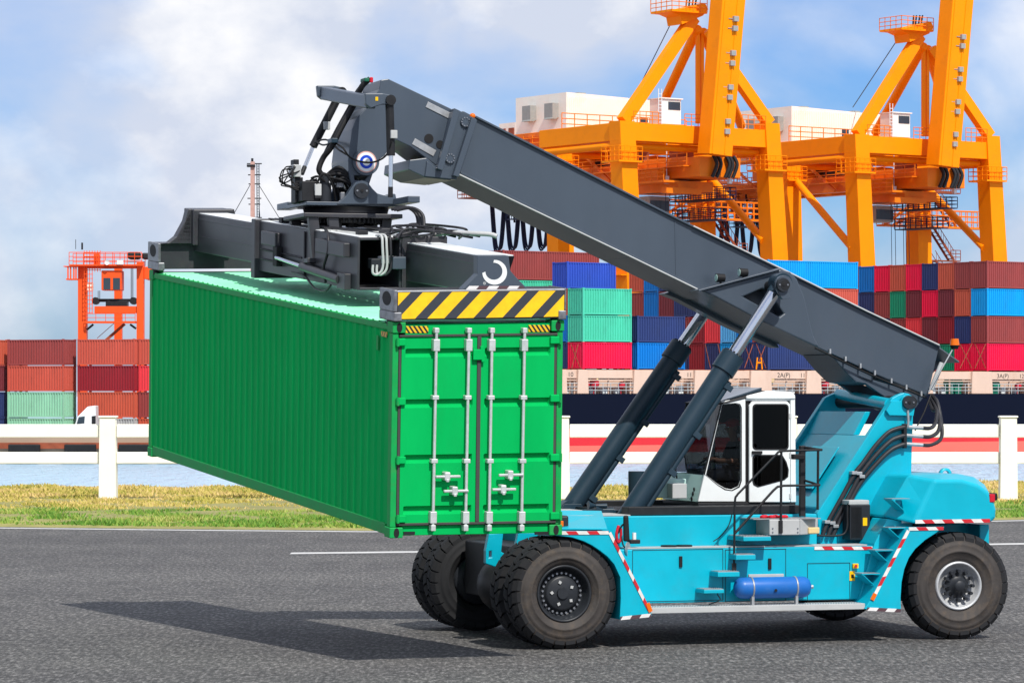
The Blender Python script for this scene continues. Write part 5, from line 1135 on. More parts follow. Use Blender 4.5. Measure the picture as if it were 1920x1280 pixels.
for u, v in ((664, 185), (627, 263)): mbx('hose_clip', u - 5, v - 4, u + 7, v + 5, IB0 + .1, IB0 + .35, M['green hose guard'] if 'green hose guard' in M else 'cyl', boom)
# tilt bracket across the head and the two damping cylinders
TN, TFb = 1.2, 4.0
na = [(684, 175), (717, 175), (741, 180), (741, 196), (717, 196), (695, 203), (686, 196)]
nal = [(MF.px(u, v, TN)[0], MF.px(u, v, TN)[2]) for u, v in na]
TZ = .34
for b, dz in ((TN, 0), (TFb - .1, TZ)):
    m_ = MB(); MF.plate(m_, [(x, z + dz) for x, z in nal], b, b + .1, pix=False); build(m_, 'tilt_arm', 'boom', boom, .015)
p, q = MF.px(690, 203, TN), MF.px(708, 178, TN); m_ = MB(); m_.hexa([MF.w(x, b, z + dz) for z in (p[2], q[2]) for x, b, dz in ((p[0], TN + .101, 0), (q[0], TN + .101, 0), (q[0], TFb - .101, TZ), (p[0], TFb - .101, TZ))]); build(m_, 'tilt_crossbar', 'boom', boom, .02)
mbx('arm_label', 704, 182, 709, 189, TN - .006, TN - .001, 'yellow', boom, 0)
pt = MF.px(732, 188, TN)
for b, ub, vb, ur, vr in ((TN + .05, 733, 292, 732, 370), (TFb - .05, 587, 275, 566, 326)):
    top = MF.w(pt[0], b, pt[2] + (TZ if b > 2 else 0)); mid = MF.P(ub, vb, b); bot = MF.P(ur, vr, b if b < 2 else 3.7)
    m_ = MB(); m_.cyl(top, mid, .062, n=20); dc = build(m_, 'damping_cylinder', 'dark', boom); build(MB().cyl(mid, mid.lerp(bot, .75), .032, n=16), 'damper_rod', 'chrome', dc); build(MB().cyl(mid.lerp(bot, .75), bot, .036, n=16), 'rod_end', 'dark', dc)
    build(MB().cyl(top - MF.y * .09, top + MF.y * .09, .075, n=20), 'damper_eye', 'dark', dc)
    v_ = top.lerp(mid, .62); m_ = MB(); m_.hexa([v_ + MF.x * (.03 + x * .05) - MF.y * (.05 + y * .05) + Vector((0, 0, z * .06)) for x, y, z in ((-1, -1, -1), (1, -1, -1), (1, 1, -1), (-1, 1, -1), (-1, -1, 1), (1, -1, 1), (1, 1, 1), (-1, 1, 1))]); build(m_, 'valve_block', 'lgrey', dc, .008)
mtube('damper_hose', [(590, 268, 3.8), (610, 262, 3.4), (640, 275, 2.0), (656, 295, 1.95), (680, 304, 1.9), (705, 303, 1.7), (725, 290, 1.3), (734, 265, 1.15)], .014, 'black', boom)
mtube('damper_hose', [(592, 265, 3.8), (605, 272, 3.4), (622, 270, 2.6), (634, 280, 2.05), (650, 290, 1.98)], .014, 'black', boom)
# beacon and guard at the boom tail
mtube('beacon_stem', [(1741, 735, 1.7), (1789, 650, 1.7)], .012, 'steel', boom)
m_ = MB(); c = MF.P(1790, 647, 1.7); m_.cyl(c - Vector((0, 0, .06)), c, .05, .075, 18); bk = build(m_, 'beacon_base', 'black', boom); m_ = MB(); m_.cyl(c, c + Vector((0, 0, .10)), .075, .06, 18); build(m_, 'beacon', 'orange', bk, .015)
mtube('tail_ram', [(1746, 730, 1.8), (1766, 680, 1.8)], .04, 'lgrey', boom); mtube('tail_ram_rod', [(1733, 772, 1.6), (1716, 806, 1.3)], .012, 'black', boom); mtube('tail_ram_rod', [(1746, 738, 1.7), (1733, 772, 1.6)], .012, 'black', boom)

# cab
K0, K1 = 1.62, 3.14
def kx(u, v, b=K0): q = MF.px(u, v, b); return q[0], q[2]
def kpl(nm, pts, b0, b1, mt='white', holes=(), par=None, bev=.01):
    m_ = MB(); MF.plate(m_, pts, b0, b1, holes); return build(m_, nm, mt, par or cab, bev)
zf = kx(1400, 941)[1]
m_ = MB(); p = kx(1309, 941); q = kx(1492, 941); MF.box(m_, p[0], q[0], K0, K1, zf - .05, zf); cab = build(m_, 'cab', 'dark', RS, .01, label='white operator cab with dark tinted windows')
fw = [(1354, 757), (1380, 755), (1387, 758), (1389, 765), (1389, 900), (1385, 911), (1372, 918), (1360, 916), (1346, 908), (1322, 889)]
kpl('side_frame', [(1354, 752), (1398, 745), (1398, 940), (1309, 940), (1321, 889)], K0, K0 + .05, 'white', [[(1354.5, 758), (1380, 756), (1387, 759), (1389, 765), (1389, 900), (1385, 911), (1372, 917), (1360, 915), (1346, 907), (1324, 890)]])
kpl('side_window', [(1354, 757), (1389, 757), (1389, 918), (1372, 918), (1346, 908), (1323, 889)], K0 + .02, K0 + .03, 'glass', bev=0)
kpl('window_seal', [(1353, 757), (1380, 755), (1388, 757), (1391, 764), (1391, 901), (1387, 913), (1373, 920), (1359, 918), (1345, 909), (1321, 889)], K0 - .004, K0 + .001, 'black', [fw], bev=0)
kpl('door_jamb', [(1398.5, 746), (1404, 746), (1404, 940), (1398.5, 940)], K0 + .03, K0 + .06, 'black', bev=0)
dw1 = rrect(1412, 758, 1478, 842, 7); dw2 = [(1412, 858), (1416, 853), (1466, 853), (1474, 866), (1478, 880), (1477, 893), (1470, 899), (1422, 912), (1414, 908), (1412, 902)]
grow = lambda pts, c, k: [(c[0] + (u - c[0]) * k, c[1] + (v - c[1]) * k) for u, v in pts]
door = kpl('door', [(1405, 760), (1411, 752), (1476, 752), (1482, 758), (1482, 941), (1405, 941)], K0 - .03, K0 + .02, 'white', [dw1, dw2])
kpl('door_window', grow(dw1, (1445, 800), 1.0), K0 - .015, K0 - .008, 'glassdark', par=door, bev=0); kpl('door_window', dw2, K0 - .015, K0 - .008, 'glassdark', par=door, bev=0)
kpl('window_seal', grow(dw1, (1445, 800), 1.03), K0 - .036, K0 - .0305, 'black', [grow(dw1, (1445, 800), .965)], door, 0); kpl('window_seal', grow(dw2, (1446, 882), 1.035), K0 - .036, K0 - .0305, 'black', [grow(dw2, (1446, 882), .96)], door, 0)
m_ = MB(); MF.pbox(m_, 1411, 845, 1430, 851, K0 - .07, K0 - .031); build(m_, 'door_handle', 'black', door, .008)
for v in (775, 848, 925): m_ = MB(); MF.pbox(m_, 1480, v, 1484, v + 10, K0 - .04, K0 - .0); build(m_, 'door_hinge', 'lgrey', door, .004)
kpl('rear_pillar', [(1482.5, 745), (1491, 747), (1493, 941), (1482.5, 941)], K0 - .01, K0 + .12, 'white')
kpl('door_header', [(1398.5, 745), (1437, 740), (1482, 741), (1482, 751), (1398.5, 751)], K0 + .0, K0 + .06, 'white')
A_, Bz = kx(1354, 752); rr_ = [kx(1350, 754), kx(1437, 733), kx(1487, 735), kx(1492, 748), kx(1437, 744), kx(1398, 746.5), kx(1354, 756)]
m_ = MB(); MF.plate(m_, [kx(1437, 732), kx(1483, 734), kx(1490, 740), kx(1491, 748), kx(1398, 748), kx(1398, 742)], K0 - .03, K1 + .03, pix=False); build(m_, 'roof', 'white', cab, .03)
m_ = MB(); MF.plate(m_, [kx(1349, 755), kx(1398, 741.8), kx(1437, 731.5), kx(1437, 737), kx(1397.6, 747), kx(1354, 758)], K0 - .01, K1 + .01, pix=False); build(m_, 'roof_window_frame', 'dark', cab, .02)
m_ = MB(); c0, c1 = kx(1356, 753.2), kx(1434, 732.5); m_.hexa([MF.w(*c) for c in ((c0[0], K0 + .12, c0[1] + .004), (c1[0], K0 + .12, c1[1] + .004), (c1[0], K1 - .12, c1[1] + .004), (c0[0], K1 - .12, c0[1] + .004), (c0[0], K0 + .12, c0[1] + .014), (c1[0], K0 + .12, c1[1] + .05), (c1[0], K1 - .12, c1[1] + .05), (c0[0], K1 - .12, c0[1] + .014))]); build(m_, 'roof_window', 'window', cab, .01)
# windscreen, front panel, back and far wall
t0, t1 = kx(1354, 757), kx(1322, 889)
m_ = MB(); m_.add([MF.w(t1[0], K0 + .02, t1[1]), MF.w(t1[0], K1 - .02, t1[1] + .02), MF.w(t0[0], K1 - .02, t0[1]), MF.w(t0[0], K0 + .02, t0[1])] + [MF.w(t1[0] + .01, K0 + .02, t1[1]), MF.w(t1[0] + .01, K1 - .02, t1[1] + .02), MF.w(t0[0] + .01, K1 - .02, t0[1]), MF.w(t0[0] + .01, K0 + .02, t0[1])], [(0, 1, 2, 3)]); build(m_, 'windscreen', 'glass', cab)
for b in (K0, K1 - .06):
    m_ = MB(); m_.beam(MF.w(t1[0] + .0, b + .02, t1[1]), MF.w(t0[0] + .0, b + .02, t0[1]), .03, .03, MF.y); build(m_, 'windscreen_edge', 'black', cab)
t2 = kx(1309, 941)
m_ = MB(); m_.hexa([MF.w(*c) for c in ((t2[0], K0 + .051, t2[1]), (t2[0] + .04, K0 + .051, t2[1]), (t2[0] + .04, K1, t2[1]), (t2[0], K1, t2[1]), (t1[0], K0 + .051, t1[1] - .01), (t1[0] + .04, K0 + .051, t1[1] - .01), (t1[0] + .04, K1, t1[1] + .01), (t1[0], K1, t1[1] + .01))]); build(m_, 'front_panel', 'mint', cab, .01)
for du, dv in ((0, 0), (7, -8), (12, 1), (4, 10)):
    c = MF.P(1299 + du, 925 + dv, K0 + .28); fx = (t1[0] - t2[0]) / (t1[1] - t2[1])
    lc = MF.px(1299 + du, 925 + dv, K0 + .28); x_ = t2[0] + fx * (lc[2] - t2[1]); build(MB().cyl(MF.w(x_ - .004, lc[1], lc[2]), MF.w(x_ - .012, lc[1], lc[2]), .032, n=16), 'vent_hole', 'black', cab)
rx = kx(1491, 941)[0]; rz = kx(1491, 748)[1]
m_ = MB(); MF.box(m_, rx - .05, rx, K0 + .125, K1, zf, zf + .75); build(m_, 'rear_wall', 'white', cab); m_ = MB(); MF.box(m_, rx - .03, rx - .02, K0 + .125, K1, zf + .75, rz); build(m_, 'rear_window', 'glassdark', cab)
kl = [kx(1309, 941), kx(1492, 941), kx(1492, 889), kx(1322, 889)]
m_ = MB(); MF.plate(m_, kl, K1 - .05, K1, pix=False); build(m_, 'far_wall', 'white', cab); m_ = MB(); MF.plate(m_, [kx(1323, 888), kx(1491, 888), kx(1491, 752), kx(1355, 757)], K1 - .03, K1 - .02, pix=False); build(m_, 'far_window', 'glassmid', cab)
for u in (1400, 1484): m_ = MB(); x = kx(u, 800)[0]; MF.box(m_, x, x + .06, K1 - .06, K1, zf + .4, rz); build(m_, 'far_pillar', 'white', cab)
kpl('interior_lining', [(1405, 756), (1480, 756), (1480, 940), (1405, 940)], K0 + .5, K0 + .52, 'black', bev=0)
# seat, console, wheel
sx, sz = kx(1385, 895, 2.3); sx = MF.px(1385, 895, 2.3)[0]; sz = MF.px(1385, 900, 2.3)[2]
m_ = MB(); MF.box(m_, sx - .28, sx + .25, 2.08, 2.60, sz - .12, sz); MF.box(m_, sx + .2, sx + .34, 2.1, 2.58, sz, sz + .62); MF.box(m_, sx - .2, sx + .2, 2.15, 2.5, zf, sz - .12); build(m_, 'seat', 'black', cab, .04)
m_ = MB(); MF.box(m_, sx - .75, sx - .55, 2.1, 2.6, zf, sz + .18); MF.box(m_, sx - .2, sx + .3, 1.85, 2.02, sz - .05, sz + .15); build(m_, 'console', 'rimdark', cab, .03)
m_ = MB(); m_.lathe(MF.w(sx - .48, 2.34, sz + .3), MF.w(0, 0, 1) - MF.w(.45, 0, 0), [(.17, -.012), (.19, 0), (.17, .012), (.155, 0), (.17, -.012)], 24); m_.cyl(MF.w(sx - .48, 2.34, sz + .3), MF.w(sx - .6, 2.34, sz + .1), .02, n=8); build(m_, 'steering_wheel', 'black', cab)
# air unit and wipers in front of the cab
m_ = MB(); MF.pbox(m_, 1232, 897, 1287, 933, 1.85, 2.6); au = build(m_, 'heater_unit', 'mint', RS, .015)
lo_ = MF.px(1232, 915, 1.85); mm = MB()
for k in range(3): build(MB().cyl(MF.w(lo_[0] - .002, 2.0 + k * .22, lo_[2]), MF.w(lo_[0] - .012, 2.0 + k * .22, lo_[2]), .095, n=20), 'fan_grille', 'dark', au)
m_ = MB(); MF.pbox(m_, 1261, 906, 1288, 934, 1.62, 1.849); build(m_, 'heater_cover', 'lgrey', RS, .01)
mtube('wiper', [(1269, 896, 1.75), (1266, 870, 1.85), (1268, 845, 1.95), (1280, 830, 2.0)], .012, 'black', cab); mtube('wiper', [(1287, 880, 1.7), (1283, 850, 1.8), (1276, 825, 1.9)], .010, 'black', cab)
m_ = MB(); c = MF.P(1205, 900, 3.0); p_ = MF.P(1196, 900, 3.2); m_.cyl(MF.w(MF.px(1196, 900, 3.2)[0], 3.2, ZU + .02), MF.P(1196, 883, 3.2), .15, n=20); build(m_, 'air_filter', 'cyl', RS, .02)
# front clutter: horn pair, mirror, lamps, reels
for dv, u in ((0, 1103), (8, 1116)):
    c0_ = MF.P(u, 947 + dv, 1.9); c1_ = MF.P(u + 34, 948 + dv, 1.9); m_ = MB(); m_.cyl(c0_, c0_.lerp(c1_, .4), .06, .02, 16); m_.cyl(c0_.lerp(c1_, .4), c1_, .025, .04, 14); build(m_, 'air_horn', 'cyl', RS)
m_ = MB(); p = MF.px(1100, 955, 2.0); MF.box(m_, p[0], p[0] + .45, 1.75, 2.2, ZU + .021, ZU + .06); build(m_, 'horn_base', 'cyl', RS)
m_ = MB(); c = MF.P(1174, 990, .55); m_.hexa([c + MF.x * x * .055 + MF.y * y * .03 + Vector((0, 0, z * .19)) for x, y, z in ((-.8, -1, -1), (1, -1, -1), (1, 1, -1), (-.8, 1, -1), (-.8, -1, 1), (.6, -1, 1), (.6, 1, 1), (-.8, 1, 1))]); mi_ = build(m_, 'mirror', 'black', RS, .025)
m_ = MB(); c = MF.P(1176, 1029, .5); ax_ = (MF.x * .8 - MF.y * .6); m_.cyl(c, c + ax_ * .02, .105, n=28); build(m_, 'round_mirror', 'steel', RS, .006)
mtube('mirror_arm', [(1158, 1000, .6), (1166, 985, .58), (1172, 982, .56)], .014, 'dark'); mtube('mirror_arm', [(1165, 1000, .6), (1168, 1020, .55), (1175, 1029, .52)], .012, 'dark')
mtube('red_hose', [(1160, 985, .62), (1156, 1000, .6), (1158, 1016, .6), (1164, 1010, .6), (1164, 990, .6)], .022, 'redstuff')
m_ = MB(); m_.cyl(MF.P(1189, 1011, .62), MF.P(1189, 998, .62), .03, n=16); build(m_, 'washer_bottle', 'white', RS, .01); mbx('bottle_base', 1182, 1011, 1201, 1019, .55, .7, 'dark')
mtube('loose_cable', [(1118, 958, 1.6), (1119, 975, 1.3), (1124, 985, 1.1)], .006, 'lgrey'); mtube('loose_cable', [(1373, 962, .84), (1366, 985, .83), (1350, 1005, .8), (1338, 1014, .7)], .008, 'dark')
hl = mbx('headlight', 1052, 966, 1067, 992, .35, .6, 'rimdark', bev=.03); mbx('turn_lamp', 1049, 976, 1057, 987, .32, .349, 'orange', hl, .01)

# ------------------------------------------------------------------ the driver
dx0 = MF.px(1378, 900, 2.34)[0]
def dp(x, y, z): return MF.w(dx0 + x, 2.34 + y, sz + z)
drv = thing('person', 'driver in dark work clothes and red cap seated behind the tinted cab window', 'person', dp(0, 0, 0), MF.a)
SK = {'pelvis': ((.05, 0, .10), .15), 'waist': ((.05, 0, .28), .14), 'chest': ((.03, 0, .46), .165), 'neckb': ((.0, 0, .58), .075), 'neck': ((-.02, 0, .65), .058), 'head0': ((-.04, 0, .72), .085), 'head1': ((-.035, 0, .80), .10), 'head2': ((-.03, 0, .88), .085)}
for sd, sg in (('n', -1), ('f', 1)):
    SK.update({'sh' + sd: ((.02, sg * .19, .53), .075), 'el' + sd: ((-.08, sg * .25, .29), .052), 'wr' + sd: ((-.32, sg * .17, .31), .034), 'pa' + sd: ((-.39, sg * .15, .32), .036),
               'hi' + sd: ((.0, sg * .1, .08), .10), 'kn' + sd: ((-.42, sg * .13, .10), .075), 'an' + sd: ((-.44, sg * .13, -.30), .048), 'to' + sd: ((-.60, sg * .13, -.36), .04)})
    for k in range(5):
        a = (k - 2) * .018
        if k == 0: SK.update({f'f{sd}0a': ((-.40, sg * .15 - sg * .045, .345), .010), f'f{sd}0b': ((-.43, sg * .15 - sg * .05, .36), .009)})
        else: SK.update({f'f{sd}{k}a': ((-.44, sg * .15 + a, .335 + .004 * k), .0095), f'f{sd}{k}b': ((-.465 + .004 * abs(k - 2), sg * .15 + a, .31), .0085)})
ED = [('pelvis', 'waist'), ('waist', 'chest'), ('chest', 'neckb'), ('neckb', 'neck'), ('neck', 'head0'), ('head0', 'head1'), ('head1', 'head2')]
for sd in 'nf':
    ED += [('chest', 'sh' + sd), ('sh' + sd, 'el' + sd), ('el' + sd, 'wr' + sd), ('wr' + sd, 'pa' + sd), ('pelvis', 'hi' + sd), ('hi' + sd, 'kn' + sd), ('kn' + sd, 'an' + sd), ('an' + sd, 'to' + sd)]
    for k in range(5): ED += [('pa' + sd, f'f{sd}{k}a'), (f'f{sd}{k}a', f'f{sd}{k}b')]
def skin(nm, keys, mt, extra, parent):
    ks = [k for k in SK if k in keys]; ix = {k: i for i, k in enumerate(ks)}
    me = bpy.data.meshes.new(nm); me.from_pydata([SK[k][0] for k in ks], [(ix[a], ix[b]) for a, b in ED if a in ix and b in ix], [])
    me.materials.append(M[mt]); o = bpy.data.objects.new(nm, me); COL.objects.link(o); o.parent = parent
    o.modifiers.new('skin', 'SKIN'); s_ = o.modifiers.new('sub', 'SUBSURF'); s_.levels = 2; s_.render_levels = 2
    for i, k in enumerate(ks):
        d = me.skin_vertices[0].data[i]; r = SK[k][1] + extra; d.radius = (r, r); d.use_root = (i == 0)
    for p in me.polygons: p.use_smooth = True
    o.modifiers['skin'].use_smooth_shade = True
    return o
def skinlayer(nm, keys, mt, extra, parent):
    me_has = [k for k in SK if k in keys]
    me = bpy.data.meshes.new(nm); ix = {k: i for i, k in enumerate(me_has)}
    me.from_pydata([SK[k][0] for k in me_has], [(ix[a], ix[b]) for a, b in ED if a in ix and b in ix], [])
    o = bpy.data.objects.new(nm, me); COL.objects.link(o); o.parent = parent; me.materials.append(M[mt])
    bm = bmesh.new(); bm.from_mesh(me); lay = bm.verts.layers.skin.verify()
    bm.verts.ensure_lookup_table()
    for i, k in enumerate(me_has):
        d = bm.verts[i][lay]; r = SK[k][1] + extra; d.radius = (r, r); d.use_root = (i == 0)
    bm.to_mesh(me); bm.free()
    a = o.modifiers.new('skin', 'SKIN'); a.use_smooth_shade = True; s_ = o.modifiers.new('sub', 'SUBSURF'); s_.levels = 2; s_.render_levels = 2
    return o
bodyo = skinlayer('body', set(SK), 'skin', 0.0, drv)
skinlayer('shirt', {'pelvis', 'waist', 'chest', 'neckb', 'shn', 'shf', 'eln', 'elf'}, 'shirt', .014, drv)
skinlayer('trousers', {'pelvis', 'hin', 'hif', 'knn', 'knf', 'ann', 'anf'}, 'shirt', .016, drv)
inv_root = ROOT[drv.name]
def dball(nm, c, r, mt, sq=(1, 1, 1), par=None): m_ = MB(); m_.ball(dp(*c), r, 14, sq); return build(m_, nm, mt, par or drv)
m_ = MB(); m_.ball(dp(-.03, 0, .865), .112, 18, (1.08, .98, .75)); m_.hexa([dp(*c) for c in ((-.24, -.07, .87), (-.10, -.09, .87), (-.10, .09, .87), (-.24, .07, .87), (-.24, -.07, .882), (-.10, -.09, .89), (-.10, .09, .89), (-.24, .07, .882))]); build(m_, 'cap', 'redstuff', drv)
dball('nose', (-.145, 0, .785), .022, 'skin', (1.2, .8, 1)); dball('hair', (.01, 0, .80), .108, 'black', (1, 1.02, .9))
for s_ in (-1, 1): dball('eye', (-.125, s_ * .038, .815), .013, 'white'); dball('ear', (-.03, s_ * .105, .80), .028, 'skin', (.8, .4, 1.2))
m_ = MB(); m_.hexa([dp(*c) for c in ((-.135, -.03, .742), (-.12, -.03, .742), (-.12, .03, .742), (-.135, .03, .742), (-.135, -.03, .75), (-.12, -.03, .75), (-.12, .03, .75), (-.135, .03, .75))]); build(m_, 'mouth', 'redstuff', drv)

# ------------------------------------------------------------------ the green container
PW = lambda u, v, D: Vector(((u - 960) / F * D, D, H - (v - VH) / F * D))
CK = {(0, 0, 1): PW(737, 607, 46.5), (0, 1, 1): PW(1056, 603, 47.3), (0, 0, 0): PW(731, 1006, 46.5), (0, 1, 0): PW(1052, 1000, 47.3), (1, 0, 1): PW(281, 508, 56.0), (1, 1, 1): PW(546, 506, 56.8), (1, 0, 0): PW(278, 852, 56.0)}
CK[1, 1, 0] = CK[1, 1, 1] + CK[1, 0, 0] - CK[1, 0, 1]
def tri(p, q, r):      # along from the doors, across from the left, up
    s_ = Vector((0, 0, 0))
    for (i, j, k), c in CK.items(): s_ += c * ((p if i else 1 - p) * (q if j else 1 - q) * (r if k else 1 - r))
    return s_
def pq(u, v, p):       # (q, r) of a photo pixel on the plane p
    q, r = .5, .5
    for _ in range(12):
        def f(q, r): P = tri(p, q, r); return 960 + P.x / P.y * F - u, VH - (P.z - H) / P.y * F - v
        f0 = f(q, r); fq = f(q + 1e-4, r); fr2 = f(q, r + 1e-4)
        a, b, c, d = (fq[0] - f0[0]) / 1e-4, (fr2[0] - f0[0]) / 1e-4, (fq[1] - f0[1]) / 1e-4, (fr2[1] - f0[1]) / 1e-4
        de = a * d - b * c; q -= (f0[0] * d - f0[1] * b) / de; r -= (a * f0[1] - c * f0[0]) / de
    return q, r
def cbox(m_, p0, p1, q0, q1, r0, r1): return m_.hexa([tri(*c) for c in ((p0, q0, r0), (p1, q0, r0), (p1, q1, r0), (p0, q1, r0), (p0, q0, r1), (p1, q0, r1), (p1, q1, r1), (p0, q1, r1))])
LM, WM, HM = 10.44, 2.44, 2.9          # metres per unit along, across and up
cbase = tri(.5, .5, 0)
GC = thing('green_container', 'green shipping container with closed doors hanging from the spreader', 'container', cbase, R_(20))
def gbox(nm, b, mt='green', bev=.008, par=None): m_ = MB(); cbox(m_, *b); return build(m_, nm, mt, par or GC, bev)
def door_rect(u0, v0, u1, v1, p=0.0):
    a = pq(u0, v1, p); b = pq(u1, v0, p); return a[0], b[0], a[1], b[1]
# frame
pw, ph = .15 / LM, .0
for q0, q1 in ((0.0, .034), (.966, 1.0)):
    gbox('corner_post', (0.0, .012, q0, q1, .045, .955), 'greenframe'); gbox('corner_post', (.988, 1.0, q0, q1, .045, .955), 'greenframe')
for q0, q1 in ((0.002, .03), (.97, .998)):
    gbox('bottom_rail', (.0185, .9815, q0, q1, .004, .056), 'greenframe'); gbox('top_rail', (.0185, .9815, q0, q1, .965, .995), 'greenframe')
for p0, p1 in ((.002, .012), (.988, .998)):
    gbox('end_sill', (p0, p1, .075, .925, .004, .050), 'greenframe' if p0 > .5 else 'green'); gbox('end_header', (p0, p1, .075, .925, .945, .996), 'green')
for p0, p1 in ((-.002, .018), (.982, 1.002)):
    for q0, q1 in ((-.004, .072), (.928, 1.004)):
        for r0, r1 in ((-.006, .044), (.956, 1.008)):
            cc = gbox('corner_casting', (p0, p1, q0, q1, r0, r1), 'greenframe', .012)
            if p0 < .5:
                qc, rc = (q0 + q1) / 2, (r0 + r1) / 2; m_ = MB(); c_ = tri(p0, qc, rc); m_.add([tri(p0 - .0004, qc + .016 * math.cos(k * .393), rc + .017 * math.sin(k * .393) * (1 + .35)) for k in range(16)], [tuple(range(16))]); build(m_, 'casting_hole', 'black', cc)
# corrugated sides, end and roof: real ribs
def corr(n, f, duty=(.30, .5, .80, 1.0)):
    m_ = MB(); pts = []
    for i in range(n):
        b = i / n; pts += [(b, 0), (b + duty[0] / n, 0), (b + duty[1] / n, 1), (b + duty[2] / n, 1)]
    pts.append((1, 0)); k = len(pts)
    m_.add([f(a, d, 0) for a, d in pts] + [f(a, d, 1) for a, d in pts], [(i, i + 1, k + i + 1, k + i) for i in range(k - 1)])
    return m_
build(corr(41, lambda a, d, t_: tri(.014 + a * .972, .005 + d * .008, .054 + t_ * .913)), 'side_panel', 'green', GC)
build(corr(41, lambda a, d, t_: tri(.014 + a * .972, .995 - d * .015, .054 + t_ * .913)), 'side_panel', 'green', GC)
build(corr(9, lambda a, d, t_: tri(.996 - d * .004, .03 + a * .94, .05 + t_ * .9)), 'end_panel', 'green', GC)
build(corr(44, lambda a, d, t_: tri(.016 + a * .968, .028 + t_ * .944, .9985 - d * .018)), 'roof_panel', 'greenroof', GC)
gbox('floor', (.012, .988, .03, .97, .02, .035), 'dark', 0)
m_ = MB()
for k in range(20): cbox(m_, .03 + k * .049, .035 + k * .049, .03, .97, .001, .019)
build(m_, 'cross_members', 'greenframe', GC, kind='stuff')
for p0 in (.40, .52):
    pass
# doors: sheet pressed into four panels with recessed valleys
def leaf(q0, q1):
    rows_ = []; r0, r1 = .060, .940
    val = [(1006 - v) / 399.0 for v in (948, 852, 748, 653)]      # upper lips of the valleys
    levels = [(r0, 0)]
    for rv in val: levels += [(rv - .043, 0), (rv - .030, 1), (rv - .006, 1), (rv - .002, 0)]
    levels.append((r1, 0))
    m_ = MB()
    qs = [(q0, 0.0), (q0 + .022, 0.0), (q0 + .03, 1.0), (q1 - .03, 1.0), (q1 - .022, 0.0), (q1, 0.0)]
    nq = len(qs)
    vs = [tri(-.0002 + .0052 * d * w_, q, r) for r, d in levels for q, w_ in qs]
    m_.add(vs, [(j * nq + i, j * nq + i + 1, (j + 1) * nq + i + 1, (j + 1) * nq + i) for j in range(len(levels) - 1) for i in range(nq - 1)])
    cbox(m_, .0062, .009, q0, q1, r0, r1)
    return build(m_, 'door', 'green', GC)
qc = .5 + .003
dl = leaf(.052, qc - .012); dr = leaf(qc + .012, .948)
for b in ((.0, .0042, qc - .0115, qc + .0115, .055, .945), (.0, .0042, .036, .051, .055, .945), (.0, .0042, .949, .964, .055, .945), (.0, .0042, .036, .964, .0505, .0595), (.0, .0042, .036, .964, .9405, .9445)):
    gbox('door_gasket', b, 'gasket', .003)
gbox('bottom_gasket_bar', (-.0022, -.0004, .036, .964, .053, .064), 'gasket', .004); gbox('top_gasket_bar', (-.0022, -.0004, .036, .964, .938, .948), 'gasket', .004); gbox('centre_gasket_bar', (-.0022, -.0004, qc - .012, qc + .010, .065, .937), 'gasket', .004)
# lock bars
for i, (u0, u1, dpar) in enumerate(((815, 808, dl), (876, 869, dl), (919, 913, dr), (980, 974, dr))):
    A0 = pq(u0, 614, 0); A1 = pq(u1, 991, 0); a = tri(-.0065, *A0); b = tri(-.0065, *A1)
    bar = build(MB().cyl(a, b, .021, n=14), 'lock_bar', 'galv', GC)
    for f_, hw_, hh in ((.012, .022, .012), (.085, .030, .028), (.345, .030, .010), (.66, .030, .010), (.94, .030, .028), (.992, .022, .014)):
        q_ = A0[0] + (A1[0] - A0[0]) * f_; r_ = A0[1] + (A1[1] - A0[1]) * f_; gbox('bar_bracket', (-.0088, -.0006, q_ - hw_ * .62, q_ + hw_ * .62, r_ - hh, r_ + hh), 'galv', .008, bar)
for u0, u1, v, uh in ((812, 858, 891, 833), (827, 873, 918, 847), (930, 976, 888, 951), (918, 962, 915, 938)):
    a = pq(u0, v + 1, 0); b = pq(u1, v, 0)
    m_ = MB(); m_.beam(tri(-.0085, *a), tri(-.0085, *b), .05, .035, tri(-.1, .5, .5) - tri(0, .5, .5)); hd = build(m_, 'lock_handle', 'galv', GC, .01)
    h_ = pq(uh, v, 0); gbox('handle_hub', (-.0118, -.0004, h_[0] - .016, h_[0] + .016, h_[1] - .020, h_[1] + .020), 'galv', .012, hd)
    gbox('handle_catch', (-.0125, -.0095, h_[0] - .008, h_[0] + .008, h_[1] - .026, h_[1] - .012), 'galv', .006, hd)
for sd, us_, vs4 in ((0, (741, 759), (641, 752, 862, 972)), (1, (1030, 1052), (637, 746, 857, 966))):
    for v in vs4:
        a = pq(us_[0], v + 7, 0); b = pq(us_[1], v - 7, 0); gbox('hinge', (-.0045, -.0003, a[0], b[0], a[1], b[1]), 'green', .012)
        m_ = MB(); uc = us_[0] + 3 if sd == 0 else us_[1] - 3; c0_ = pq(uc, v + 8, 0); c1_ = pq(uc, v - 8, 0); m_.cyl(tri(-.004, *c0_), tri(-.004, *c1_), .02, n=10); build(m_, 'hinge_pin', 'greenframe', GC)
for u0, v0, u1, v1 in ((884, 654, 906, 674), (898, 648, 904, 656), (900, 672, 906, 678)):
    a = door_rect(u0, v0, u1, v1); gbox('customs_catch', (-.006, -.0025, *a), 'green', .008)
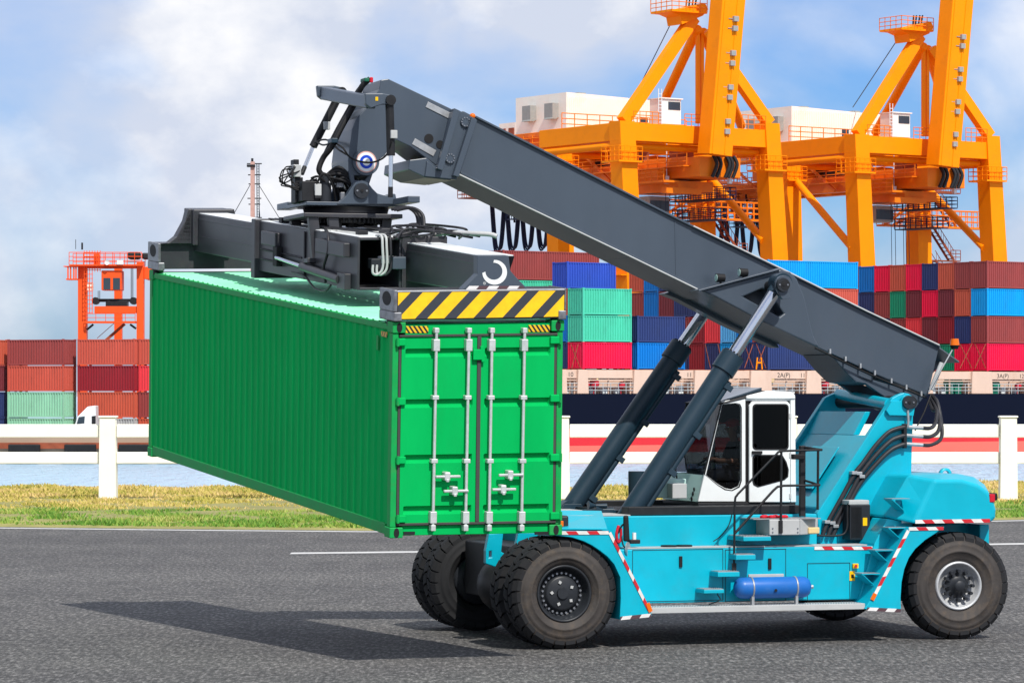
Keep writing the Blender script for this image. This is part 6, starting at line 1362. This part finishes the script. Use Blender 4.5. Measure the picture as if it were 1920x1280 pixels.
def gdecal(u0, v0, u1, v1, mt, p=-.0006):
    a = pq(u0, v1, p); b = pq(u1, v1, p); c = pq(u1, v0, p); d = pq(u0, v0, p); P = [tri(p, *k) for k in (a, b, c, d)]; w_ = (P[1] - P[0]).length; h_ = (P[3] - P[0]).length
    m_ = MB(); m_.add(P + [x - (tri(-.1, .5, .5) - tri(0, .5, .5)).normalized() * .004 for x in P], [(0, 1, 2, 3), (7, 6, 5, 4), (0, 4, 5, 1), (1, 5, 6, 2), (2, 6, 7, 3), (3, 7, 4, 0)], uvs=[(0, 0), (w_, 0), (w_, h_), (0, h_)] * 2); return build(m_, 'hazard_label', mt, GC)
gdecal(761, 611, 803, 624, 'hazfine', .0012); gdecal(991, 609, 1031, 622, 'hazfine', .0012)
P = [tri(p_, -.001, r_) for p_, r_ in ((.020, .955), (.040, .955), (.040, .930), (.020, .930))]; m_ = MB(); m_.add(P + [x + Vector((.004, 0, 0)) for x in P], [(0, 1, 2, 3), (7, 6, 5, 4), (0, 4, 5, 1), (1, 5, 6, 2), (2, 6, 7, 3), (3, 7, 4, 0)], uvs=[(0, 0), (.21, 0), (.21, .07), (0, .07)] * 2); build(m_, 'hazard_label', 'hazfine', GC)
gbox('vent', (.050, .056, -.002, .004, .86, .93), 'greenframe', .004)
for u0, u1 in ((757, 778), (1003, 1028)):
    a = door_rect(u0, 996, u1, 1002, .0); gbox('fork_notch', (-.0003, .0018, *a), 'dark', 0)

# ------------------------------------------------------------------ the spreader
SP = thing('container_spreader', 'dark grey telescopic spreader with striped end beam gripping the green container', 'spreader', tri(.5, .5, 1.02), R_(20))
def sbox(nm, b, mt='spread', bev=.012, par=None): m_ = MB(); cbox(m_, *b); return build(m_, nm, mt, par or SP, bev)
def hollow(nm, p0, p1, q0, q1, r0, r1, tq, tr, par=None):
    m_ = MB(); cbox(m_, p0, p1, q0, q0 + tq, r0, r1); cbox(m_, p0, p1, q1 - tq, q1, r0, r1); cbox(m_, p0, p1, q0 + tq, q1 - tq, r0, r0 + tr); cbox(m_, p0, p1, q0 + tq, q1 - tq, r1 - tr, r1); return build(m_, nm, 'spread', par or SP, .006)
mainf = hollow('main_frame', .262, .665, .225, .495, 1.085, 1.342, .014, .012)
sbox('frame_stop', (.40, .41, .24, .48, 1.10, 1.33), 'black', 0, mainf)
main2 = hollow('main_frame', .275, .70, .503, .765, 1.085, 1.330, .014, .012)
sbox('frame_flange', (.652, .668, .195, .52, 1.045, 1.352), par=mainf); sbox('frame_flange', (.262, .276, .498, .78, 1.07, 1.345), par=main2)
sbox('frame_rib', (.46, .466, .212, .2245, 1.09, 1.33), par=mainf)
far = sbox('telescopic_beam', (.40, .99, .255, .465, 1.115, 1.322)); sbox('beam_edge', (.665, .975, .2515, .2545, 1.288, 1.30), par=far); sbox('beam_edge', (.665, .975, .2515, .2545, 1.20, 1.204), par=far)
m_ = MB(); m_.hexa([tri(*c) for c in ((.05, .525, 1.135), (.60, .525, 1.115), (.60, .735, 1.115), (.05, .735, 1.135), (.014, .525, 1.308), (.60, .525, 1.318), (.60, .735, 1.318), (.014, .735, 1.308))]); nearb = build(m_, 'telescopic_beam', 'spread', SP, .012)
m_ = MB(); m_.hexa([tri(*c) for c in ((.02, .5215, 1.268), (.262, .5215, 1.27), (.262, .5245, 1.27), (.02, .5245, 1.268), (.016, .5215, 1.28), (.262, .5215, 1.282), (.262, .5245, 1.282), (.016, .5245, 1.28))]); build(m_, 'beam_edge', 'spread', nearb, .003)
# end beams
eb = sbox('end_beam', (-.004, .040, -.004, 1.004, 1.018, 1.158), 'spread', .01)
P = [tri(-.0046, *k) for k in ((.018, 1.024), (.994, 1.026), (.994, 1.148), (.018, 1.148))]; w_ = (P[1] - P[0]).length; h_ = (P[3] - P[0]).length; nrm = (tri(-.1, .5, .5) - tri(0, .5, .5)).normalized()
m_ = MB(); m_.add([x + nrm * .006 for x in P] + P, [(0, 1, 2, 3), (7, 6, 5, 4), (0, 4, 5, 1), (1, 5, 6, 2), (2, 6, 7, 3), (3, 7, 4, 0)], uvs=[(0, 0), (w_, 0), (w_, h_), (0, h_)] * 2); build(m_, 'hazard_panel', 'hazard', eb, label='yellow and black diagonally striped panel')
sbox('panel_edge', (-.0052, -.0040, -.004, 1.004, 1.149, 1.157), 'steel', .004, eb)
eb2 = sbox('end_beam', (.965, 1.004, -.004, 1.004, 1.018, 1.158), 'spread', .01)
for par, p0, p1 in ((eb, -.007, .046), (eb2, .955, 1.008)):
    for q0, q1 in ((-.006, .040), (.960, 1.006)):
        tw = sbox('twistlock_housing', (p0, p1, q0, q1, 1.012, 1.056), 'worn', .015, par)
        sbox('beam_end_cap', (p0 + .001, p1 - .001, q0 + (.0 if q0 < .5 else .036), q1 - (.026 if q0 < .5 else .0), 1.057, 1.160), 'worn', .01, par)
        m_ = MB(); m_.cyl(tri((p0 + p1) / 2, (q0 + q1) / 2, 1.013), tri((p0 + p1) / 2, (q0 + q1) / 2, .985), .05, n=14); build(m_, 'twistlock', 'dark', par)
        if p0 < .5 or q0 < .5:
            qs = q0 - .0006; m_ = MB(); pc_ = (p0 + p1) / 2; m_.add([tri(pc_ + .015 * math.cos(k * .393), qs, 1.115 + .034 * math.sin(k * .393)) for k in range(16)], [tuple(range(16))]); build(m_, 'tube_opening', 'black', par)
# gusset with the swirl mark on the near end, plain one on the far end
gp = [(895, 479), (954, 479), (957, 507), (968, 520), (991, 543), (866, 543), (895, 514)]
g0 = [pq(u, v, -.001) for u, v in gp]
def splate(nm, pts, p0, p1, mt, par, bev=.008):
    m_ = MB(); k = len(pts); m_.add([tri(p0, *c) for c in pts] + [tri(p1, *c) for c in pts], [tuple(range(k)), tuple(range(k, 2 * k))[::-1]] + [(i, (i + 1) % k, k + (i + 1) % k, k + i) for i in range(k)]); return build(m_, nm, mt, par, bev)
gus = splate('gusset_plate', g0, -.001, .012, 'boom', eb)
ring = lambda u, v, r, s0: (u + r * math.cos(R_(s0)), v + r * math.sin(R_(s0)))
outer = [ring(927.5, 510.5, 23.2, a) for a in range(-93, 178, 9)]; inn = [ring(926, 508.5, 16, a) for a in range(-93, 178, 9)]
N_ = len(outer); m_ = MB(); m_.add([tri(-.0016, *pq(u, v, -.0016)) for u, v in outer + inn] , [(i, i + 1, N_ + i + 1, N_ + i) for i in range(N_ - 1)]); build(m_, 'swirl_mark', 'white', gus)
o_ = [ring(908.5, 531, 2.6, a) for a in range(0, 361, 20)]; i_ = [ring(908.5, 531, 2.0, a) for a in range(0, 361, 20)]; m_ = MB(); k = len(o_); m_.add([tri(-.0016, *pq(u, v, -.0016)) for u, v in o_ + i_], [(i, i + 1, k + i + 1, k + i) for i in range(k - 1)])
tv, tf = text_verts('R', 3.4); m_.add([tri(-.0016, *pq(907.5 + p[0], 532.3 - p[1], -.0016)) for p in tv], tf); build(m_, 'registered_mark', 'white', gus)
a = [pq(u, v, -.0016) for u, v in ((873, 543), (986, 543), (980, 536), (880, 536))]; P = [tri(-.0016, *k) for k in a]; w_ = (P[1] - P[0]).length
m_ = MB(); m_.add(P, [(0, 1, 2, 3)], uvs=[(0, 0), (w_, 0), (w_ - .05, .055), (.05, .055)]); build(m_, 'plate_tape', 'tapedark', gus)
fg = [(.20, 1.345), (.52, 1.345), (.56, 1.22), (.66, 1.158), (.06, 1.158), (.16, 1.22)]
splate('gusset_plate', fg, .955, .972, 'spread', eb2); 
fp = [pq(u, v, .97) for u, v in ((372, 398), (415, 397), (440, 500), (300, 500), (318, 452), (338, 448), (366, 425))]
m_ = MB(); cbox(m_, .945, .99, .22, .50, 1.15, 1.345); build(m_, 'beam_root', 'spread', eb2, .015)
m_ = MB(); m_.hexa([tri(*c) for c in ((.955, -.0, 1.158), (.972, -.0, 1.158), (.972, .22, 1.158), (.955, .22, 1.158), (.955, .10, 1.165), (.972, .10, 1.165), (.972, .22, 1.34), (.955, .22, 1.34))]); build(m_, 'end_web', 'spread', eb2, .01)
# extension cylinder along the frame side, small gear
a = tri(.56, .195, 1.175); b = tri(.31, .195, 1.125)
ex = build(MB().cyl(a.lerp(b, .42), b, .065, n=20), 'extension_cylinder', 'spread', SP); build(MB().cyl(a, a.lerp(b, .45), .032, n=14), 'extension_rod', 'chrome', ex)
sbox('rod_bracket', (.553, .570, .185, .224, 1.13, 1.23), 'black', .01, ex); sbox('cylinder_bracket', (.285, .315, .185, .224, 1.08, 1.16), 'spread', .01, ex)
build(MB().tube([tri(.50, .20, 1.115), tri(.44, .19, 1.105), tri(.40, .185, 1.06), tri(.36, .185, 1.055), tri(.34, .19, 1.09)], .016), 'hydraulic_line', 'hose', ex)
build(MB().tube([tri(.40, .25, 1.352), tri(.36, .20, 1.34), tri(.352, .19, 1.26), tri(.37, .19, 1.16), tri(.36, .19, 1.10)], .022), 'hydraulic_line', 'hose', ex)
sbox('side_pocket', (.56, .62, .185, .224, 1.23, 1.30), par=mainf); sbox('side_pocket', (.29, .40, .185, .224, 1.24, 1.31), par=mainf)
# hoses and junctions on top and in the frame mouth
rnd = random.Random(21)
for k in range(11):
    p0, q0 = .22 + rnd.random() * .1, .30 + rnd.random() * .3; pts = [tri(p0, q0, 1.345)]
    for j in range(3): pts.append(tri(p0 + rnd.uniform(-.05, .08), q0 + .10 * (j + 1) + rnd.uniform(-.03, .03), 1.36 + rnd.random() * .03))
    pts.append(tri(p0 + .02, q0 + .42, 1.34)); build(MB().tube(pts, .018, 7), 'spreader_hose', 'hose', SP)
for q0 in (.36, .385, .41):
    build(MB().tube([tri(.275, q0, 1.35), tri(.256, q0, 1.35), tri(.252, q0, 1.30), tri(.253, q0 + .005, 1.20), tri(.255, q0 - .02, 1.165), tri(.256, q0 - .05, 1.17), tri(.257, q0 - .05, 1.21)], .02, 7), 'mouth_hose', 'lgrey' if q0 < .4 else 'hose', SP)
sbox('valve_block', (.256, .27, .30, .36, 1.19, 1.24), 'rimdark', .01); sbox('valve_block', (.256, .27, .36, .46, 1.215, 1.25), 'lgrey', .01); sbox('junction_box', (.248, .262, .42, .50, 1.19, 1.25), 'boom', .01)
build(MB().tube([tri(.30, .74, 1.345), tri(.28, .82, 1.36), tri(.25, .92, 1.362), tri(.24, 1.0, 1.36), tri(.235, 1.04, 1.35)], .035, 8), 'cable_chain', 'lgrey', SP)
for k in range(3): build(MB().tube([tri(.30 + k * .01, .70, 1.36), tri(.31 + k * .012, .71, 1.44), tri(.32 + k * .012, .66, 1.475), tri(.34 + k * .01, .60, 1.46)], .024, 7), 'riser_hose', 'hose', SP)
# rotator: lower plate on posts, slew ring, upper plate with yoke
TT = MF.px(646, 400, 2.62); ta = TT[0]
zz = lambda v: MF.px(646, v, 2.62)[2]
def tb(nm, a0, a1, b0, b1, v0, v1, mt='spread', bev=.01, par=None): m_ = MB(); MF.box(m_, ta + a0, ta + a1, 2.62 + b0, 2.62 + b1, zz(v1), zz(v0)); return build(m_, nm, mt, par or SP, bev)
lowp = tb('rotator_base', -.78, .72, -.62, .62, 404, 412)
for a0, b0 in ((-.70, -.58), (-.40, -.58), (.50, -.30), (-.70, .46), (.50, .46)):
    base_r = 1.335; m_ = MB(); top = [MF.w(ta + a0 + x, 2.62 + b0 + y, zz(412)) for x, y in ((0, 0), (.15, 0), (.15, .12), (0, .12))]
    bot = [Vector((p.x, p.y, p.z - (.62 if a0 < 0 and b0 < 0 else .34))) + (MF.x * (.06 if a0 < 0 else -.04)) for p in top]
    m_.hexa(bot + top); build(m_, 'rotator_post', 'spread', lowp, .008)
m_ = MB(); MF.box(m_, ta - .74, ta - .1, 2.62 - .66, 2.62 - .44, zz(412) - .67, zz(412) - .60); build(m_, 'post_shoe', 'spread', lowp, .008)
m_ = MB(); c = MF.w(ta + .02, 2.62, zz(418)); m_.lathe(c, (0, 0, 1), [(.42, -.02), (.50, -.02), (.50, .07), (.42, .07)], 40)
for k in range(44):
    th = 2 * math.pi * k / 44; d = Vector((math.cos(th), math.sin(th), 0)); s_ = Vector((-d.y, d.x, 0)); m_.hexa([c + d * r + s_ * w_ + Vector((0, 0, z)) for z in (-.02, .06) for r, w_ in ((.5, -.022), (.545, -.014), (.545, .014), (.5, .022))])
build(m_, 'ring_gear', 'dark', lowp)
m_ = MB(); c = MF.w(ta + .02, 2.62, zz(404)); m_.lathe(c, (0, 0, 1), [(.60, 0), (.62, .02), (.64, .10), (.64, zz(391) - zz(404) - .003), (.3, zz(391) - zz(404) - .003)], 48); build(m_, 'slew_ring', 'spread', SP)
upp = tb('rotator_head', -.74, .74, -.60, .60, 383, 390, 'boom')
for b in (-.60, .46):
    yk = [(632, 383), (648, 367), (658, 352), (666, 342), (677, 339), (689, 343), (697, 354), (706, 363), (720, 367), (731, 363), (740, 364), (742, 374), (738, 383)]
    yl = [(MF.px(u, v, IB0 - .12)[0], MF.px(u, v, IB0 - .12)[2]) for u, v in yk]
    bb = (IB0 - .165, IB0 - .01) if b < 0 else (IB1 + .01, IB1 + .165)
    m_ = MB(); MF.plate(m_, yl, bb[0], bb[1], pix=False); build(m_, 'yoke_plate', 'boom', upp, .01)
tb('damper_foot', .56, .74, -1.45, -.60, 376, 388, 'boom', par=upp); tb('damper_foot', -.72, -.5, .60, 1.25, 376, 388, 'boom', par=upp)
for a0, b0, r_, v0, mt in ((-.55, -.25, .13, 345, 'dark'), (-.42, -.42, .10, 335, 'rimdark'), (-.66, .1, .12, 350, 'spread'), (-.30, .2, .14, 352, 'dark')):
    m_ = MB(); m_.cyl(MF.w(ta + a0, 2.62 + b0, zz(383)), MF.w(ta + a0, 2.62 + b0, zz(v0 + 12)), r_, n=20); m_.cyl(MF.w(ta + a0, 2.62 + b0, zz(v0 + 12)), MF.w(ta + a0, 2.62 + b0, zz(v0)), r_ * .7, n=16); build(m_, 'slew_motor', mt, upp)
tb('valve_bank', -.78, -.52, -.50, -.1, 345, 382, 'dark', par=upp); tb('valve_cover', -.60, -.50, -.56, -.50, 350, 372, 'lgrey', par=upp); tb('valve_bank', -.86, -.74, -.3, .0, 313, 336, 'lgrey', par=upp); tb('valve_head', -.84, -.76, -.25, -.05, 303, 313, 'dark', par=upp); tb('valve_stand', -.82, -.70, -.25, .0, 336, 384, 'dark', par=upp)
m_ = MB(); c = MF.w(ta - .05, 2.62 - .25, zz(352)); m_.lathe(c, MF.y * -1, [(.06, 0), (.16, 0), (.20, .03), (.20, .09), (.15, .12), (.10, .08), (.06, .08)], 28); build(m_, 'hose_reel', 'black', upp)
rnd = random.Random(5)
for k in range(9):
    q = [MF.w(ta - .80 + rnd.uniform(-.05, .1), 2.4 + rnd.uniform(-.1, .2), zz(322 + rnd.uniform(-10, 8))), MF.w(ta - .98 + rnd.uniform(-.12, .08), 2.3 + rnd.uniform(-.1, .1), zz(330 + rnd.uniform(-10, 15))), MF.w(ta - .95 + rnd.uniform(-.1, .1), 2.3, zz(352 + rnd.uniform(-6, 8))), MF.w(ta - .75 + rnd.uniform(-.05, .1), 2.25, zz(356 + rnd.uniform(-6, 6))), MF.w(ta - .55, 2.15, zz(345 + rnd.uniform(-8, 10)))]
    build(MB().tube(q, .010, 6), 'pilot_hose', 'black', upp)
for k in range(3): build(MB().tube([MF.w(ta - .35, 2.3 + k * .06, zz(334)), MF.w(ta - .2, 2.2, zz(330 - 6 * k)), MF.w(ta - .02, 2.2, zz(340)), MF.w(ta + .05, 2.3, zz(360)), MF.w(ta + .0, 2.4, zz(382))], .03, 8), 'slew_hose', 'black', upp)

def stop(nm, b, par): return sbox(nm, b, 'white', .004, par)  # thin white sheets added for the sun glare on the beam tops
stop('top_plate', (.668, .945, .262, .458, 1.3222, 1.326), far); m_ = MB(); m_.hexa([tri(*c) for c in ((.016, .53, 1.3085), (.262, .53, 1.3125), (.262, .73, 1.3125), (.016, .73, 1.3085), (.016, .53, 1.313), (.262, .53, 1.317), (.262, .73, 1.317), (.016, .73, 1.313))]); build(m_, 'top_plate', 'white', nearb, .004)  # each top_plate is an added white sheet for the sun glare
stop('top_plate', (.41, .650, .235, .485, 1.3422, 1.346), mainf); stop('top_plate', (.268, .40, .245, .475, 1.3422, 1.346), mainf); stop('top_plate', (.30, .69, .515, .755, 1.3302, 1.334), main2)  # added white glare sheets too, not plates of the frame

# more pipework and brackets round the rotator and on the spreader
rnd = random.Random(77)
for k in range(12):
    a0 = rnd.uniform(-.74, -.12); b0 = rnd.uniform(-.58, -.2); v0 = rnd.uniform(340, 366); w_ = rnd.uniform(.05, .12)
    tb('valve_body', a0, a0 + w_, b0, b0 + w_, v0, v0 + rnd.uniform(8, 16), rnd.choice(['dark', 'rimdark', 'black', 'worn']), .006, upp)
for k in range(8):
    a0 = rnd.uniform(-.7, -.2); b0 = rnd.uniform(-.6, -.3)
    build(MB().tube([MF.w(ta + a0, 2.62 + b0, zz(345 + rnd.uniform(-6, 10))), MF.w(ta + a0 + .1, 2.62 + b0 - .08, zz(338 + rnd.uniform(-10, 8))), MF.w(ta + a0 + .25, 2.62 + b0, zz(355 + rnd.uniform(-6, 10))), MF.w(ta + a0 + .32, 2.62 + b0 + .1, zz(380))], .018, 6), 'pilot_hose', 'black', upp)
for k in range(10):
    p0 = rnd.uniform(.30, .62); q0 = rnd.uniform(.25, .62)
    sbox('pipe_bracket', (p0, p0 + .012, q0, q0 + .06, 1.347, 1.365 + rnd.random() * .02), rnd.choice(['dark', 'spread', 'worn']), .006)
for q0 in (.30, .34, .56, .60): build(MB().tube([tri(.66, q0, 1.352), tri(.55, q0 + .01, 1.362), tri(.42, q0 - .005, 1.358), tri(.31, q0 + .02, 1.362)], .016, 6), 'pipe_run', 'hose', SP)
for r_ in (1.15, 1.20): build(MB().cyl(tri(.64, .217, r_), tri(.47, .217, r_ - .006), .014, n=8), 'side_pipe', 'dark', mainf)
